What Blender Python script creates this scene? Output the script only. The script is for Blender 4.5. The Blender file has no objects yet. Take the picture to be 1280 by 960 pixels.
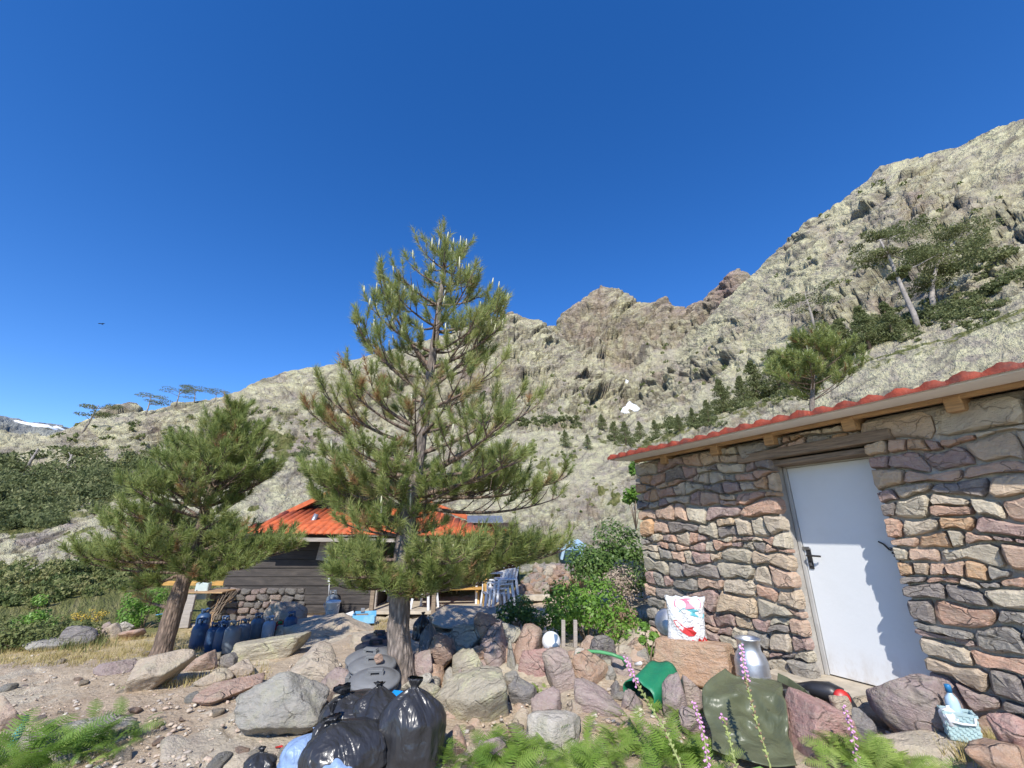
import bpy, math, random
import numpy as np
from mathutils import Vector, Matrix

# ------------------------------------------------------------------ camera, sky, sun, exposure
SC = bpy.context.scene
COL = SC.collection
EYE = 1.325
TILT = math.radians(19.24)
FPX = 530.0
cam_d = bpy.data.cameras.new("camera"); cam = bpy.data.objects.new("camera", cam_d); COL.objects.link(cam)
cam_d.sensor_width = 36.0; cam_d.lens = FPX / 1280 * 36.0
cam_d.clip_start = 0.05; cam_d.clip_end = 12000
cam.location = (0, 0, EYE); cam.rotation_euler = (math.pi / 2 + TILT, 0, 0)
SC.camera = cam

SUN_EL = math.radians(42); SUN_H = Vector((-0.167, -0.986, 0)).normalized()
world = bpy.data.worlds.new("World"); SC.world = world; world.use_nodes = True
wn = world.node_tree; wn.nodes.clear()
sky = wn.nodes.new("ShaderNodeTexSky"); sky.sky_type = 'NISHITA'; sky.sun_disc = False
sky.sun_elevation = SUN_EL; sky.sun_rotation = math.atan2(SUN_H.x, SUN_H.y)
sky.altitude = 1800; sky.air_density = 1.0; sky.dust_density = 0.1; sky.ozone_density = 2.0
bg = wn.nodes.new("ShaderNodeBackground"); bg.inputs[1].default_value = 0.15
wo = wn.nodes.new("ShaderNodeOutputWorld")
hs = wn.nodes.new("ShaderNodeHueSaturation"); hs.inputs["Saturation"].default_value = 1.34; hs.inputs["Value"].default_value = 1.12; hs.inputs["Hue"].default_value = 0.511     # deep mountain blue
wn.links.new(sky.outputs[0], hs.inputs["Color"]); wn.links.new(hs.outputs[0], bg.inputs[0]); wn.links.new(bg.outputs[0], wo.inputs[0])
sun_d = bpy.data.lights.new("sun", 'SUN'); sun_d.energy = 4.2; sun_d.angle = math.radians(0.53); sun_d.color = (1.0, 0.955, 0.88)
sun = bpy.data.objects.new("sun", sun_d); COL.objects.link(sun)
sd = Vector((SUN_H.x * math.cos(SUN_EL), SUN_H.y * math.cos(SUN_EL), math.sin(SUN_EL)))
sun.rotation_euler = sd.to_track_quat('Z', 'Y').to_euler()
sun.location = sd * 60
SC.view_settings.view_transform = 'Standard'; SC.view_settings.look = 'None'
SC.view_settings.exposure = 0.50; SC.view_settings.gamma = 1.0; SC.view_settings.use_curve_mapping = False
SC.render.engine = 'CYCLES'
SC.cycles.max_bounces = 6; SC.cycles.transparent_max_bounces = 8

# ------------------------------------------------------------------ reading directions off the photograph (1280 x 960)
CT, ST = math.cos(TILT), math.sin(TILT)
def ray(u, v):
    x = (u - 640) / FPX; y = (480 - v) / FPX
    return np.array((x, CT - y * ST, ST + y * CT))
def at(u, v, Y):
    d = ray(u, v); k = Y / d[1]
    return np.array((d[0] * k, Y, EYE + d[2] * k))
def az_te(u, v):
    d = ray(u, v)
    return math.atan2(d[0], d[1]), d[2] / math.hypot(d[0], d[1])

# ------------------------------------------------------------------ noise
def _h(ix, iy, iz, s):
    h = (ix.astype(np.int64) * 374761393 + iy.astype(np.int64) * 668265263 + iz.astype(np.int64) * 2147483647 + s * 974634777) & 0xFFFFFFFF
    h = ((h ^ (h >> 13)) * 1274126177) & 0xFFFFFFFF
    h = ((h ^ (h >> 16)) * 2246822519) & 0xFFFFFFFF
    return ((h ^ (h >> 15)) & 0xFFFFFF) / float(0xFFFFFF)
def vnoise(P, s=0):
    P = np.asarray(P, float); i = np.floor(P).astype(np.int64); f = P - i; f = f * f * (3 - 2 * f)
    out = 0
    for dx in (0, 1):
        wx = f[:, 0] if dx else 1 - f[:, 0]
        for dy in (0, 1):
            wy = f[:, 1] if dy else 1 - f[:, 1]
            for dz in (0, 1):
                wz = f[:, 2] if dz else 1 - f[:, 2]
                out = out + wx * wy * wz * _h(i[:, 0] + dx, i[:, 1] + dy, i[:, 2] + dz, s)
    return out * 2 - 1
def fbm(P, o=4, s=0, g=0.5):
    P = np.asarray(P, float); a = 1.0; t = 0; n = 0
    for k in range(o):
        t = t + a * vnoise(P * (2 ** k) + 17.3 * k, s + k); n += a; a *= g
    return t / n
def worley(P, s=0):
    """nearest cell's two random numbers, F1, F2 - F1"""
    P = np.asarray(P, float); i = np.floor(P).astype(np.int64)
    n = len(P); f1 = np.full(n, 9.0); f2 = np.full(n, 9.0); r1 = np.zeros(n); off = np.zeros((n, 3))
    for dx in (-1, 0, 1):
        for dy in (-1, 0, 1):
            for dz in (-1, 0, 1):
                a, b, c = i[:, 0] + dx, i[:, 1] + dy, i[:, 2] + dz
                q = np.stack((a + _h(a, b, c, s), b + _h(a, b, c, s + 1), c + _h(a, b, c, s + 2)), 1) - P
                d = np.sqrt((q * q).sum(1))
                m = d < f1
                f2 = np.where(m, f1, np.minimum(f2, d))
                f1 = np.where(m, d, f1); r1 = np.where(m, _h(a, b, c, s + 3), r1); off[m] = q[m]
    return r1, f1, f2 - f1, off

# ------------------------------------------------------------------ objects
WL = {}          # world position of every thing's origin
def put(o):
    COL.objects.link(o); return o
def tag(o, label=None, cat=None, group=None, kind=None):
    if label: o["label"] = label
    if cat: o["category"] = cat
    if group: o["group"] = group
    if kind: o["kind"] = kind
    return o
def thing(name, label, cat, loc=(0, 0, 0), rz=0.0, group=None):
    o = put(bpy.data.objects.new(name, None)); o.location = tuple(loc); o.rotation_euler = (0, 0, rz)
    o.empty_display_size = 0.1
    WL[o.name] = np.array(loc, float)
    return tag(o, label, cat, group)
def np_mesh(name, V, F, smooth=False):
    """V (n,3), F (m,3) or (m,4) array, or list of lists"""
    me = bpy.data.meshes.new(name)
    V = np.asarray(V, np.float32)
    if isinstance(F, np.ndarray):
        m, k = F.shape
        me.vertices.add(len(V)); me.vertices.foreach_set("co", V.ravel())
        me.loops.add(m * k); me.loops.foreach_set("vertex_index", F.astype(np.int32).ravel())
        me.polygons.add(m); me.polygons.foreach_set("loop_start", np.arange(0, m * k, k, dtype=np.int32))
        me.polygons.foreach_set("loop_total", np.full(m, k, np.int32))
    else:
        me.from_pydata([tuple(map(float, p)) for p in V], [], F)
    if smooth: me.polygons.foreach_set("use_smooth", np.ones(len(me.polygons), bool))
    me.update(calc_edges=True)
    return me
def obj(name, me, mat=None, parent=None, loc=None, rot=None, scale=None):
    o = put(bpy.data.objects.new(name, me))
    if mat is not None and not me.materials: me.materials.append(mat)
    if parent is not None: o.parent = parent
    if loc is not None: o.location = tuple(loc)
    if rot is not None: o.rotation_euler = tuple(rot)
    if scale is not None: o.scale = tuple(scale)
    return o
def attr(me, name, vals, dom='POINT'):
    a = me.attributes.new(name, 'FLOAT', dom); a.data.foreach_set("value", np.asarray(vals, np.float32))
class MB:
    """collects simple solids in one local frame, built as one mesh object"""
    def __init__(s): s.V = []; s.F = []; s.sm = []
    def add(s, V, F, smooth=False):
        b = len(s.V); s.V += [tuple(map(float, p)) for p in V]; s.F += [[i + b for i in f] for f in F]; s.sm += [smooth] * len(F); return s
    def box(s, c, d, rz=0, rx=0, ry=0):
        M = Matrix.Translation(c) @ Matrix.Rotation(rz, 4, 'Z') @ Matrix.Rotation(ry, 4, 'Y') @ Matrix.Rotation(rx, 4, 'X')
        b = min(d) * 0.08
        V = []; x, y, z = d[0] / 2, d[1] / 2, d[2] / 2
        for sx in (-1, 1):
            for sy in (-1, 1):
                for sz in (-1, 1):
                    V += [(sx * (x - b), sy * (y - b), sz * z), (sx * (x - b), sy * y, sz * (z - b)), (sx * x, sy * (y - b), sz * (z - b))]
        # convex hull of the chamfered box, face by face
        idx = {}
        n = 0
        for sx in (-1, 1):
            for sy in (-1, 1):
                for sz in (-1, 1):
                    idx[sx, sy, sz] = (n, n + 1, n + 2); n += 3
        F = []
        for sz in (-1, 1):
            f = [idx[a, e, sz][0] for a, e in ((-1, -1), (1, -1), (1, 1), (-1, 1))]; F.append(f if sz > 0 else f[::-1])
        for sy in (-1, 1):
            f = [idx[a, sy, e][1] for a, e in ((-1, -1), (1, -1), (1, 1), (-1, 1))]; F.append(f if sy < 0 else f[::-1])
        for sx in (-1, 1):
            f = [idx[sx, a, e][2] for a, e in ((-1, -1), (1, -1), (1, 1), (-1, 1))]; F.append(f if sx > 0 else f[::-1])
        for sx in (-1, 1):
            for sy in (-1, 1):
                f = [idx[sx, sy, -1][1], idx[sx, sy, -1][2], idx[sx, sy, 1][2], idx[sx, sy, 1][1]]; F.append(f if sx * sy < 0 else f[::-1])
        for sx in (-1, 1):
            for sz in (-1, 1):
                f = [idx[sx, -1, sz][0], idx[sx, -1, sz][2], idx[sx, 1, sz][2], idx[sx, 1, sz][0]]; F.append(f if sx * sz < 0 else f[::-1])
        for sy in (-1, 1):
            for sz in (-1, 1):
                f = [idx[-1, sy, sz][0], idx[-1, sy, sz][1], idx[1, sy, sz][1], idx[1, sy, sz][0]]; F.append(f if sy * sz > 0 else f[::-1])
        for k, t in idx.items():
            F.append(list(t) if k[0] * k[1] * k[2] < 0 else list(t)[::-1])
        return s.add([M @ Vector(p) for p in V], F)
    def beam(s, a, b, w, h):
        a, b = Vector(a), Vector(b); d = b - a
        rz = math.atan2(d.y, d.x); ry = -math.atan2(d.z, math.hypot(d.x, d.y))
        return s.box((a + b) / 2, (d.length, w, h), rz, 0, ry)
    def tube(s, pts, r, n=8, cap=True):
        pts = [Vector(p) for p in pts]; rs = r if hasattr(r, '__len__') else [r] * len(pts)
        V = []; F = []; up = Vector((0.13, 0.31, 0.94))
        for i, p in enumerate(pts):
            t = (pts[min(i + 1, len(pts) - 1)] - pts[max(i - 1, 0)]).normalized()
            a = t.cross(up)
            if a.length < 1e-3: a = t.cross(Vector((1, 0, 0)))
            a.normalize(); b = t.cross(a)
            for k in range(n):
                w = 2 * math.pi * k / n
                V.append(p + (a * math.cos(w) + b * math.sin(w)) * rs[i])
        for i in range(len(pts) - 1):
            for k in range(n):
                F.append([i * n + k, (i + 1) * n + k, (i + 1) * n + (k + 1) % n, i * n + (k + 1) % n])
        if cap:
            F.append(list(range(n))); F.append(list(range(len(pts) * n - 1, (len(pts) - 1) * n - 1, -1)))
        return s.add(V, F, True)
    def lathe(s, prof, c=(0, 0, 0), n=24, sx=1, sy=1):
        V = []; F = []
        for (r, z) in prof:
            for k in range(n):
                w = 2 * math.pi * k / n; V.append((c[0] + r * sx * math.cos(w), c[1] + r * sy * math.sin(w), c[2] + z))
        for i in range(len(prof) - 1):
            for k in range(n):
                F.append([i * n + k, i * n + (k + 1) % n, (i + 1) * n + (k + 1) % n, (i + 1) * n + k])
        F.append(list(range(n))[::-1]); F.append(list(range((len(prof) - 1) * n, len(prof) * n)))
        return s.add(V, F, True)
    def mesh(s, name):
        me = bpy.data.meshes.new(name); me.from_pydata(s.V, [], s.F)
        me.polygons.foreach_set("use_smooth", np.array(s.sm, bool)); me.update(); return me
    def build(s, name, mat, parent=None, loc=None, rot=None):
        return obj(name, s.mesh(name), mat, parent, loc, rot)

# ------------------------------------------------------------------ materials
MATS = {}
def nodes(name):
    m = bpy.data.materials.new(name); m.use_nodes = True; t = m.node_tree; t.nodes.clear()
    o = t.nodes.new("ShaderNodeOutputMaterial"); b = t.nodes.new("ShaderNodeBsdfPrincipled"); t.links.new(b.outputs[0], o.inputs[0])
    MATS[name] = m
    return m, t, b
class NT:
    def __init__(s, t): s.t = t
    def n(s, typ, **kw):
        x = s.t.nodes.new("ShaderNode" + typ)
        for k, v in kw.items(): setattr(x, k, v)
        return x
    def l(s, a, b): s.t.links.new(a, b)
    def val(s, sock, v):
        if hasattr(v, "is_output") or hasattr(v, "links"): s.l(v, sock)
        else: sock.default_value = v
    def noise(s, vec, scale, detail=4, rough=0.55, dist=0.0):
        x = s.n("TexNoise"); s.l(vec, x.inputs["Vector"]); x.inputs["Scale"].default_value = scale
        x.inputs["Detail"].default_value = detail; x.inputs["Roughness"].default_value = rough; x.inputs["Distortion"].default_value = dist
        return x.outputs[0]
    def voro(s, vec, scale, feat='F1', out=0):
        x = s.n("TexVoronoi", feature=feat); s.l(vec, x.inputs["Vector"]); x.inputs["Scale"].default_value = scale
        return x.outputs[out]
    def ramp(s, f, stops, interp='LINEAR'):
        x = s.n("ValToRGB"); e = x.color_ramp; e.interpolation = interp
        while len(e.elements) < len(stops): e.elements.new(0.5)
        for el, (p, c) in zip(e.elements, stops):
            el.position = p; el.color = (c[0], c[1], c[2], 1) if hasattr(c, '__len__') else (c, c, c, 1)
        s.l(f, x.inputs[0]); return x.outputs[0]
    def mix(s, f, a, b, mode='MIX'):
        x = s.n("Mix", data_type='RGBA', blend_type=mode)
        s.val(x.inputs[0], f)
        for k, c in ((6, a), (7, b)):
            if isinstance(c, tuple): x.inputs[k].default_value = (*c, 1)
            else: s.l(c, x.inputs[k])
        return x.outputs[2]
    def math(s, op, a, b=0.0, clamp=False):
        x = s.n("Math", operation=op, use_clamp=clamp); s.val(x.inputs[0], a); s.val(x.inputs[1], b); return x.outputs[0]
    def bump(s, h, strength, dist, bsdf, prev=None):
        x = s.n("Bump"); x.inputs["Strength"].default_value = strength; x.inputs["Distance"].default_value = dist
        s.l(h, x.inputs["Height"])
        if prev is not None: s.l(prev, x.inputs["Normal"])
        s.l(x.outputs[0], bsdf.inputs["Normal"]); return x.outputs[0]
    def map(s, vec, scale=(1, 1, 1), rot=(0, 0, 0)):
        x = s.n("Mapping"); s.l(vec, x.inputs[0]); x.inputs["Scale"].default_value = scale; x.inputs["Rotation"].default_value = rot; return x.outputs[0]
    def attr(s, name):
        x = s.n("Attribute"); x.attribute_name = name; return x.outputs["Fac"]
def plain(name, c, rough=0.6, metal=0.0, var=0.25, scale=6.0, bump=0.0, spec=0.5, dirt=None, grain=None, bscale=None):
    """one colour, broken up by noise; optional dirt patches and relief"""
    m, t, b = nodes(name); N = NT(t)
    tc = N.n("TexCoord").outputs["Object"]
    if grain: tc = N.map(tc, grain)
    f = N.noise(tc, scale, 6)
    col = N.mix(N.ramp(f, [(0.3, 0.0), (0.7, 1.0)]), tuple(x * (1 - var) for x in c), tuple(min(1, x * (1 + var)) for x in c))
    if dirt:
        d = N.ramp(N.noise(tc, scale * 0.6 + 1.3, 8, 0.7), [(0.5, 0.0), (0.68, 1.0)])
        col = N.mix(N.math('MULTIPLY', d, dirt[3]), col, tuple(dirt[:3]))
    N.l(col, b.inputs["Base Color"])
    b.inputs["Roughness"].default_value = rough; b.inputs["Metallic"].default_value = metal; b.inputs["Specular IOR Level"].default_value = spec
    if bump: N.bump(N.noise(tc, bscale or scale * 3, 6, 0.6), 0.8, bump, b)
    return m
def rock_mat(name, cols, lichen=0.35, lcol=(0.42, 0.40, 0.27), scale=1.0, interp='LINEAR'):
    """stone whose main colour is picked per object, with grain, veins and lichen blotches"""
    m, t, b = nodes(name); N = NT(t)
    tc = N.n("TexCoord").outputs["Object"]; oi = N.n("ObjectInfo")
    v = N.n("VectorMath", operation='ADD'); N.l(tc, v.inputs[0]); N.l(oi.outputs["Location"], v.inputs[1]); tc = v.outputs[0]
    n = len(cols)
    base = N.ramp(oi.outputs["Random"], [((i + 0.5) / n, c) for i, c in enumerate(cols)], interp)
    f1 = N.noise(tc, 3.5 * scale, 7, 0.65, 0.6)
    base = N.mix(N.ramp(f1, [(0.35, 0.0), (0.65, 1.0)]), N.mix(0.38, base, (0.21, 0.175, 0.16)), base)
    f2 = N.noise(N.map(tc, (1, 1, 3.2), (0.5, 0.3, 0)), 9 * scale, 6, 0.7)
    base = N.mix(N.math('MULTIPLY', N.ramp(f2, [(0.45, 0.0), (0.62, 1.0)]), 0.5), base, N.mix(0.5, base, (0.62, 0.54, 0.44)))
    sp = N.ramp(N.noise(tc, 60 * scale, 3, 0.7), [(0.36, 0.0), (0.46, 1.0), (0.6, 1.0), (0.7, 0.0)])
    base = N.mix(N.math('MULTIPLY', N.math('SUBTRACT', 1.0, sp), 0.35), base, N.mix(0.5, base, (0.6, 0.52, 0.45)))
    if lichen:
        li = N.math('MULTIPLY', N.ramp(N.noise(tc, 5.5 * scale, 9, 0.72), [(0.50, 0.0), (0.60, 1.0)]), lichen)
        base = N.mix(li, base, lcol)
        li2 = N.math('MULTIPLY', N.ramp(N.voro(tc, 26 * scale), [(0.12, 1.0), (0.26, 0.0)]), lichen * 0.7)
        base = N.mix(li2, base, (0.40, 0.41, 0.36))
    wv = N.n("VectorMath", operation='ADD'); N.l(N.map(tc, (1, 1, 1.7), (0.6, 0.3, 0.2)), wv.inputs[0])
    ns_ = N.n("TexNoise"); N.l(tc, ns_.inputs["Vector"]); ns_.inputs["Scale"].default_value = 5 * scale; sc_ = N.n("VectorMath", operation='SCALE'); N.l(ns_.outputs[1], sc_.inputs[0]); sc_.inputs["Scale"].default_value = 0.35 / scale; N.l(sc_.outputs[0], wv.inputs[1])
    ck = N.ramp(N.voro(wv.outputs[0], 3.2 * scale, 'DISTANCE_TO_EDGE'), [(0.0, 1.0), (0.045, 0.0)])
    ck = N.math('MULTIPLY', ck, N.ramp(N.noise(tc, 2.3 * scale, 2), [(0.45, 0.0), (0.6, 1.0)]))
    base = N.mix(N.math('MULTIPLY', ck, 0.55), base, (0.12, 0.10, 0.085))
    N.l(base, b.inputs["Base Color"]); b.inputs["Roughness"].default_value = 0.86; b.inputs["Specular IOR Level"].default_value = 0.25
    h = N.math('SUBTRACT', N.math('ADD', N.noise(tc, 11 * scale, 8, 0.68), N.math('MULTIPLY', f2, 0.8)), N.math('MULTIPLY', ck, 0.35))
    N.bump(h, 1.0, 0.05 / scale, b)
    return m
# ------------------------------------------------------------------ the lie of the land
_G = [at(*p) for p in (
    (510, 958, 3.6), (330, 952, 3.75), (100, 940, 4.0), (20, 850, 5.9), (100, 830, 6.6), (200, 826, 6.6), (330, 806, 8.4), (400, 776, 9.6),
    (300, 796, 9.4), (505, 862, 5.0), (430, 802, 7.4), (560, 770, 10.5), (620, 782, 8.8), (740, 790, 7.4), (690, 728, 13.0), (800, 832, 6.2),
    (1000, 866, 4.8), (1150, 938, 3.45), (1250, 955, 3.0), (950, 956, 3.5), (700, 952, 3.7), (100, 792, 9.2), (0, 800, 9.2), (0, 764, 13.0),
    (150, 768, 12.0), (470, 768, 10.8), (560, 745, 12.5), (640, 870, 4.6), (740, 905, 4.1), (860, 900, 4.3), (600, 818, 5.7), (690, 808, 5.6), (760, 834, 5.1), (690, 872, 4.65), (600, 884, 4.6))]
_G += [np.array(p) for p in ((0, 0, -.33), (-3, 0, -.4), (3, 0, -.12), (0, -7, -.6), (-8, -5, -1.0), (8, -4, .1), (5, 10, .15), (10, 7, .5), (3.3, 12.5, .2),
                            (-12, 3, -.9), (12, 1, .5), (0.8, 5.0, 0.02), (1.6, 4.4, -.12), (2.7, 5.6, -.16))]
_G = np.array(_G)
def _tps(A, B):
    d2 = ((A[:, None, :2] - B[None, :, :2]) ** 2).sum(2)
    return 0.5 * d2 * np.log(d2 + 1e-9)
_n = len(_G); _K = np.zeros((_n + 3, _n + 3))
_K[:_n, :_n] = _tps(_G, _G) + 0.25 * np.eye(_n)
_K[:_n, _n:] = np.c_[np.ones(_n), _G[:, :2]]; _K[_n:, :_n] = _K[:_n, _n:].T
_W = np.linalg.solve(_K, np.r_[_G[:, 2], 0, 0, 0])
def gz(x, y):
    x = np.atleast_1d(np.asarray(x, float)); y = np.atleast_1d(np.asarray(y, float)); out = np.empty(len(x))
    for i in range(0, len(x), 40000):
        A = np.c_[x[i:i + 40000], y[i:i + 40000]]
        out[i:i + 40000] = _tps(A, _G) @ _W[:_n] + _W[_n] + A @ _W[_n + 1:]
    return np.clip(out, -1.6, 1.2)
def gz1(x, y): return float(gz(x, y)[0])
def ground_at(u, v, lift=0.0):
    """where the photograph's pixel (u, v) meets the ground"""
    d = ray(u, v); ks = np.linspace(1.5, 14, 500) / d[1]
    P = np.array((0, 0, EYE)) + ks[:, None] * d
    g = gz(P[:, 0], P[:, 1]) + lift
    i = np.argmax(P[:, 2] < g)
    if P[i, 2] >= g[i]: i = len(ks) - 1
    return np.array((P[i, 0], P[i, 1], g[i] - lift))

# layers of the mountainside: (u, v, distance) read along lines that run across the photograph
LAY = [
 [(-200, 742, 21), (0, 735, 22), (130, 722, 22), (250, 706, 22), (400, 695, 22), (560, 700, 21), (700, 700, 21), (800, 690, 21), (1000, 660, 20), (1280, 640, 20), (1500, 620, 20)],
 [(-200, 720, 36), (0, 692, 38), (130, 662, 40), (230, 642, 42), (400, 645, 38), (600, 655, 36), (700, 664, 34), (780, 658, 34), (860, 610, 36), (1000, 555, 34), (1280, 480, 30), (1500, 440, 30)],
 [(-200, 705, 52), (0, 674, 54), (130, 641, 58), (200, 612, 60), (300, 585, 64), (400, 570, 66), (520, 552, 66), (600, 543, 66), (690, 538, 66), (735, 545, 62), (772, 566, 56), (810, 566, 60), (850, 541, 66), (1000, 492, 60), (1100, 452, 56), (1280, 394, 52), (1500, 330, 50)],
 [(-200, 700, 80), (0, 668, 84), (130, 634, 88), (200, 606, 92), (300, 578, 96), (400, 566, 96), (520, 552, 96), (600, 548, 96), (690, 546, 98), (740, 548, 100), (780, 552, 100), (850, 533, 96), (1000, 484, 86), (1100, 444, 80), (1280, 386, 74), (1500, 320, 70)],
 [(-200, 620, 140), (0, 600, 140), (130, 580, 150), (200, 562, 160), (300, 533, 170), (400, 518, 170), (520, 505, 180), (600, 500, 190), (700, 508, 200), (780, 522, 210), (850, 500, 180), (950, 440, 150), (1100, 380, 130), (1280, 300, 120), (1500, 220, 110)],
 [(-200, 555, 230), (0, 548, 230), (60, 546, 230), (100, 530, 235), (150, 521, 240), (200, 512, 245), (250, 503, 250), (300, 490, 260), (330, 474, 270), (380, 462, 290), (430, 454, 310), (480, 440, 340), (560, 415, 380), (600, 402, 400), (640, 392, 420),
  (680, 403, 430), (700, 422, 430), (740, 455, 420), (780, 480, 410), (800, 483, 400), (830, 466, 390), (860, 430, 385), (900, 378, 380), (945, 343, 370), (985, 301, 360), (1010, 277, 355), (1060, 247, 350), (1100, 208, 345), (1150, 196, 340), (1200, 181, 335), (1280, 149, 330), (1500, 60, 320)],
 [(-200, 575, 300), (60, 570, 300), (300, 515, 330), (640, 415, 500), (700, 440, 500), (780, 481, 480), (860, 450, 460), (945, 370, 450), (1100, 240, 430), (1280, 180, 420), (1500, 100, 410)],
 [(-200, 590, 520), (60, 590, 520), (300, 520, 560), (500, 470, 640), (640, 425, 680), (700, 432, 690), (780, 452, 700), (860, 420, 700), (910, 395, 680), (1000, 380, 620), (1280, 260, 560), (1500, 200, 560)],
 [(-200, 560, 800), (60, 560, 800), (112, 532, 800), (128, 522, 800), (138, 511, 800), (150, 508, 800), (165, 507, 800), (172, 520, 800), (185, 535, 800), (300, 530, 800), (500, 470, 820), (640, 411, 850), (698, 409, 880), (706, 392, 880), (716, 382, 880), (728, 372, 885), (740, 361, 890), (752, 356, 890),
  (765, 358, 890), (778, 364, 890), (790, 371, 890), (806, 375, 890), (820, 376, 890), (832, 371, 890), (842, 384, 890), (858, 387, 890), (866, 380, 880), (880, 377, 880), (890, 366, 880), (902, 352, 880), (914, 340, 880), (924, 336, 880), (931, 344, 880), (936, 360, 870), (960, 390, 860), (1280, 270, 800), (1500, 230, 800)],
 [(-200, 600, 1200), (60, 600, 1200), (300, 560, 1200), (640, 470, 1200), (900, 420, 1200), (1280, 330, 1200), (1500, 300, 1200)],
 [(-200, 492, 2600), (-60, 505, 2600), (0, 515, 2600), (30, 521, 2600), (60, 526, 2600), (78, 530, 2600), (110, 545, 2600), (200, 570, 2600), (640, 520, 2600), (1280, 400, 2600), (1500, 380, 2600)],
 [(-200, 640, 4200), (640, 640, 4200), (1500, 640, 4200)],
]
NROW = [44, 50, 70, 16, 56, 120, 10, 24, 64, 6, 22, 4]
def _lay(i, az):
    q = sorted([(*az_te(u, v), r) for u, v, r in LAY[i]]); q = np.array(q)
    return np.interp(az, q[:, 0], q[:, 1]), np.interp(az, q[:, 0], q[:, 2])
R0 = 13.0
def base_profile(az):
    """rows of (r, z, layer parameter) for the given azimuths"""
    back = np.clip((np.abs(az) - 1.25) / 0.5, 0, 1); back = back * back * (3 - 2 * back)
    g0 = gz(R0 * np.sin(az), R0 * np.cos(az))
    rs = [np.full(len(az), R0)]; zs = [g0]; ks = [0.0]
    for i in range(len(LAY)):
        te, r = _lay(i, az); te = te * (1 - back) + (-0.06) * back
        z = EYE + te * r
        r0, z0 = rs[-1], zs[-1]
        n = NROW[i]
        ra, za = r0.copy(), z0.copy()
        for j in range(1, n + 1):
            f = j / n
            rs.append(ra * (r / ra) ** f if i in (0, 1, 2) else ra + (r - ra) * f)
            w = (rs[-1] - ra) / np.maximum(r - ra, 1e-6)
            zs.append(za + (z - za) * w); ks.append(i + f)
    return np.array(rs), np.array(zs), np.array(ks)
NCOL = 1080
AZ = np.r_[np.linspace(-1.12, 1.12, NCOL), np.linspace(1.12, 2 * math.pi - 1.12, 44)[1:-1]]
RR, ZZ, KK = base_profile(np.where(AZ > math.pi, AZ - 2 * math.pi, AZ))
for _ in range(3):          # round the kinks between the layers
    ZZ[1:-1] = 0.25 * ZZ[:-2] + 0.5 * ZZ[1:-1] + 0.25 * ZZ[2:]
NR, NC = RR.shape
PX = RR * np.sin(AZ)[None]; PY = RR * np.cos(AZ)[None]
P0 = np.stack((PX, PY, ZZ), 2)
K2 = np.repeat(KK[:, None], NC, 1)
du = np.roll(P0, -1, 1) - np.roll(P0, 1, 1); dv = np.gradient(P0, axis=0)
NN = np.cross(du, dv); NN /= np.linalg.norm(NN, axis=2, keepdims=True) + 1e-9
NN[NN[..., 2] < 0] *= -1
AZW = np.where(AZ > math.pi, AZ - 2 * math.pi, AZ)
C = np.stack((np.repeat(AZW[None], NR, 0) * 20, np.log(RR) * 5.0, (ZZ - EYE) / RR * 20), 2).reshape(-1, 3)
kf = K2.ravel()
wob = np.stack((fbm(C * 0.9, 3, 5), fbm(C * 0.9, 3, 15), fbm(C * 0.9, 3, 25)), 1)
Cw = C + 0.55 * wob
Cs = Cw @ np.array(((0.92, 0.0, 0.38), (0, 1, 0), (-0.38, 0.0, 0.92))).T * np.array((1, 1, 1.5))    # strata dip
r1, f1, e1, o1 = worley(Cs * 0.85, 11)
r2, f2, e2, o2 = worley(Cs * 2.1 + 3, 21)
r3, f3, e3, o3 = worley(Cs * 5.2 + 9, 31)
tilt = (o1[:, 2] * 0.6 + o1[:, 0] * (r1 - 0.5) * 1.6)
crag = np.clip(0.42 + 2.3 * fbm(C * 0.35, 3, 41), 0, 1); crag = np.where((kf > 7.6) & (kf < 9.6), np.maximum(crag, 0.75), crag)                                # where the rock is broken, where it is slab
lay_amp = np.interp(kf, [0, 0.6, 1.2, 2.0, 3, 4, 4.6, 6, 7, 8, 9, 10, 11, 12], [0.0, 0.12, 0.3, 0.42, 0.25, 0.35, 0.8, 1.0, 0.7, 1.0, 0.85, 0.7, 0.35, 0.3])
D = (0.020 * (r1 - 0.5 + 0.7 * tilt) * (0.35 + crag) + 0.0115 * (r2 - 0.5 + 0.9 * o2[:, 2]) * (0.12 + crag) + 0.0036 * (r3 - 0.5 + 0.9 * o3[:, 2]) * (0.25 + crag)
     - 0.0075 * np.clip(1 - e1 * 7, 0, 1) * (0.3 + crag) - 0.0042 * np.clip(1 - e2 * 5, 0, 1) + 0.010 * fbm(C * 1.7, 4, 51) + 0.012 * fbm(C * 0.6, 2, 61))
edge_fade = np.clip((KK - 0.0) / 0.5, 0, 1)
gul = np.stack((C[:, 0] * 0.42 + 0.25 * C[:, 2] + 0.5 * wob[:, 0], C[:, 1] * 0.25, C[:, 2] * 0.10), 1)
gully = np.abs(vnoise(gul * 1.6, 201)) * 0.6 + np.abs(vnoise(gul * 3.7 + 5, 202)) * 0.3
bed = C[:, 2] * 0.84 - C[:, 0] * 0.42 + 0.35 * fbm(C * 0.8, 3, 210)
def saw(x): f = x - np.floor(x); return np.where(f < 0.82, f / 0.82, (1 - f) / 0.18)
D += (0.030 * (gully - 0.3) + 0.013 * saw(bed * 0.5) * (0.35 + 0.65 * crag) + 0.0055 * saw(bed * 1.3) * (0.35 + crag) + 0.0024 * saw(bed * 3.4 + 0.7 * vnoise(C * 2.2, 211)) * (0.25 + crag)) * np.clip((kf - 2.0) / 2.0, 0.25, 1)
D = D * lay_amp * RR.ravel()
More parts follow.
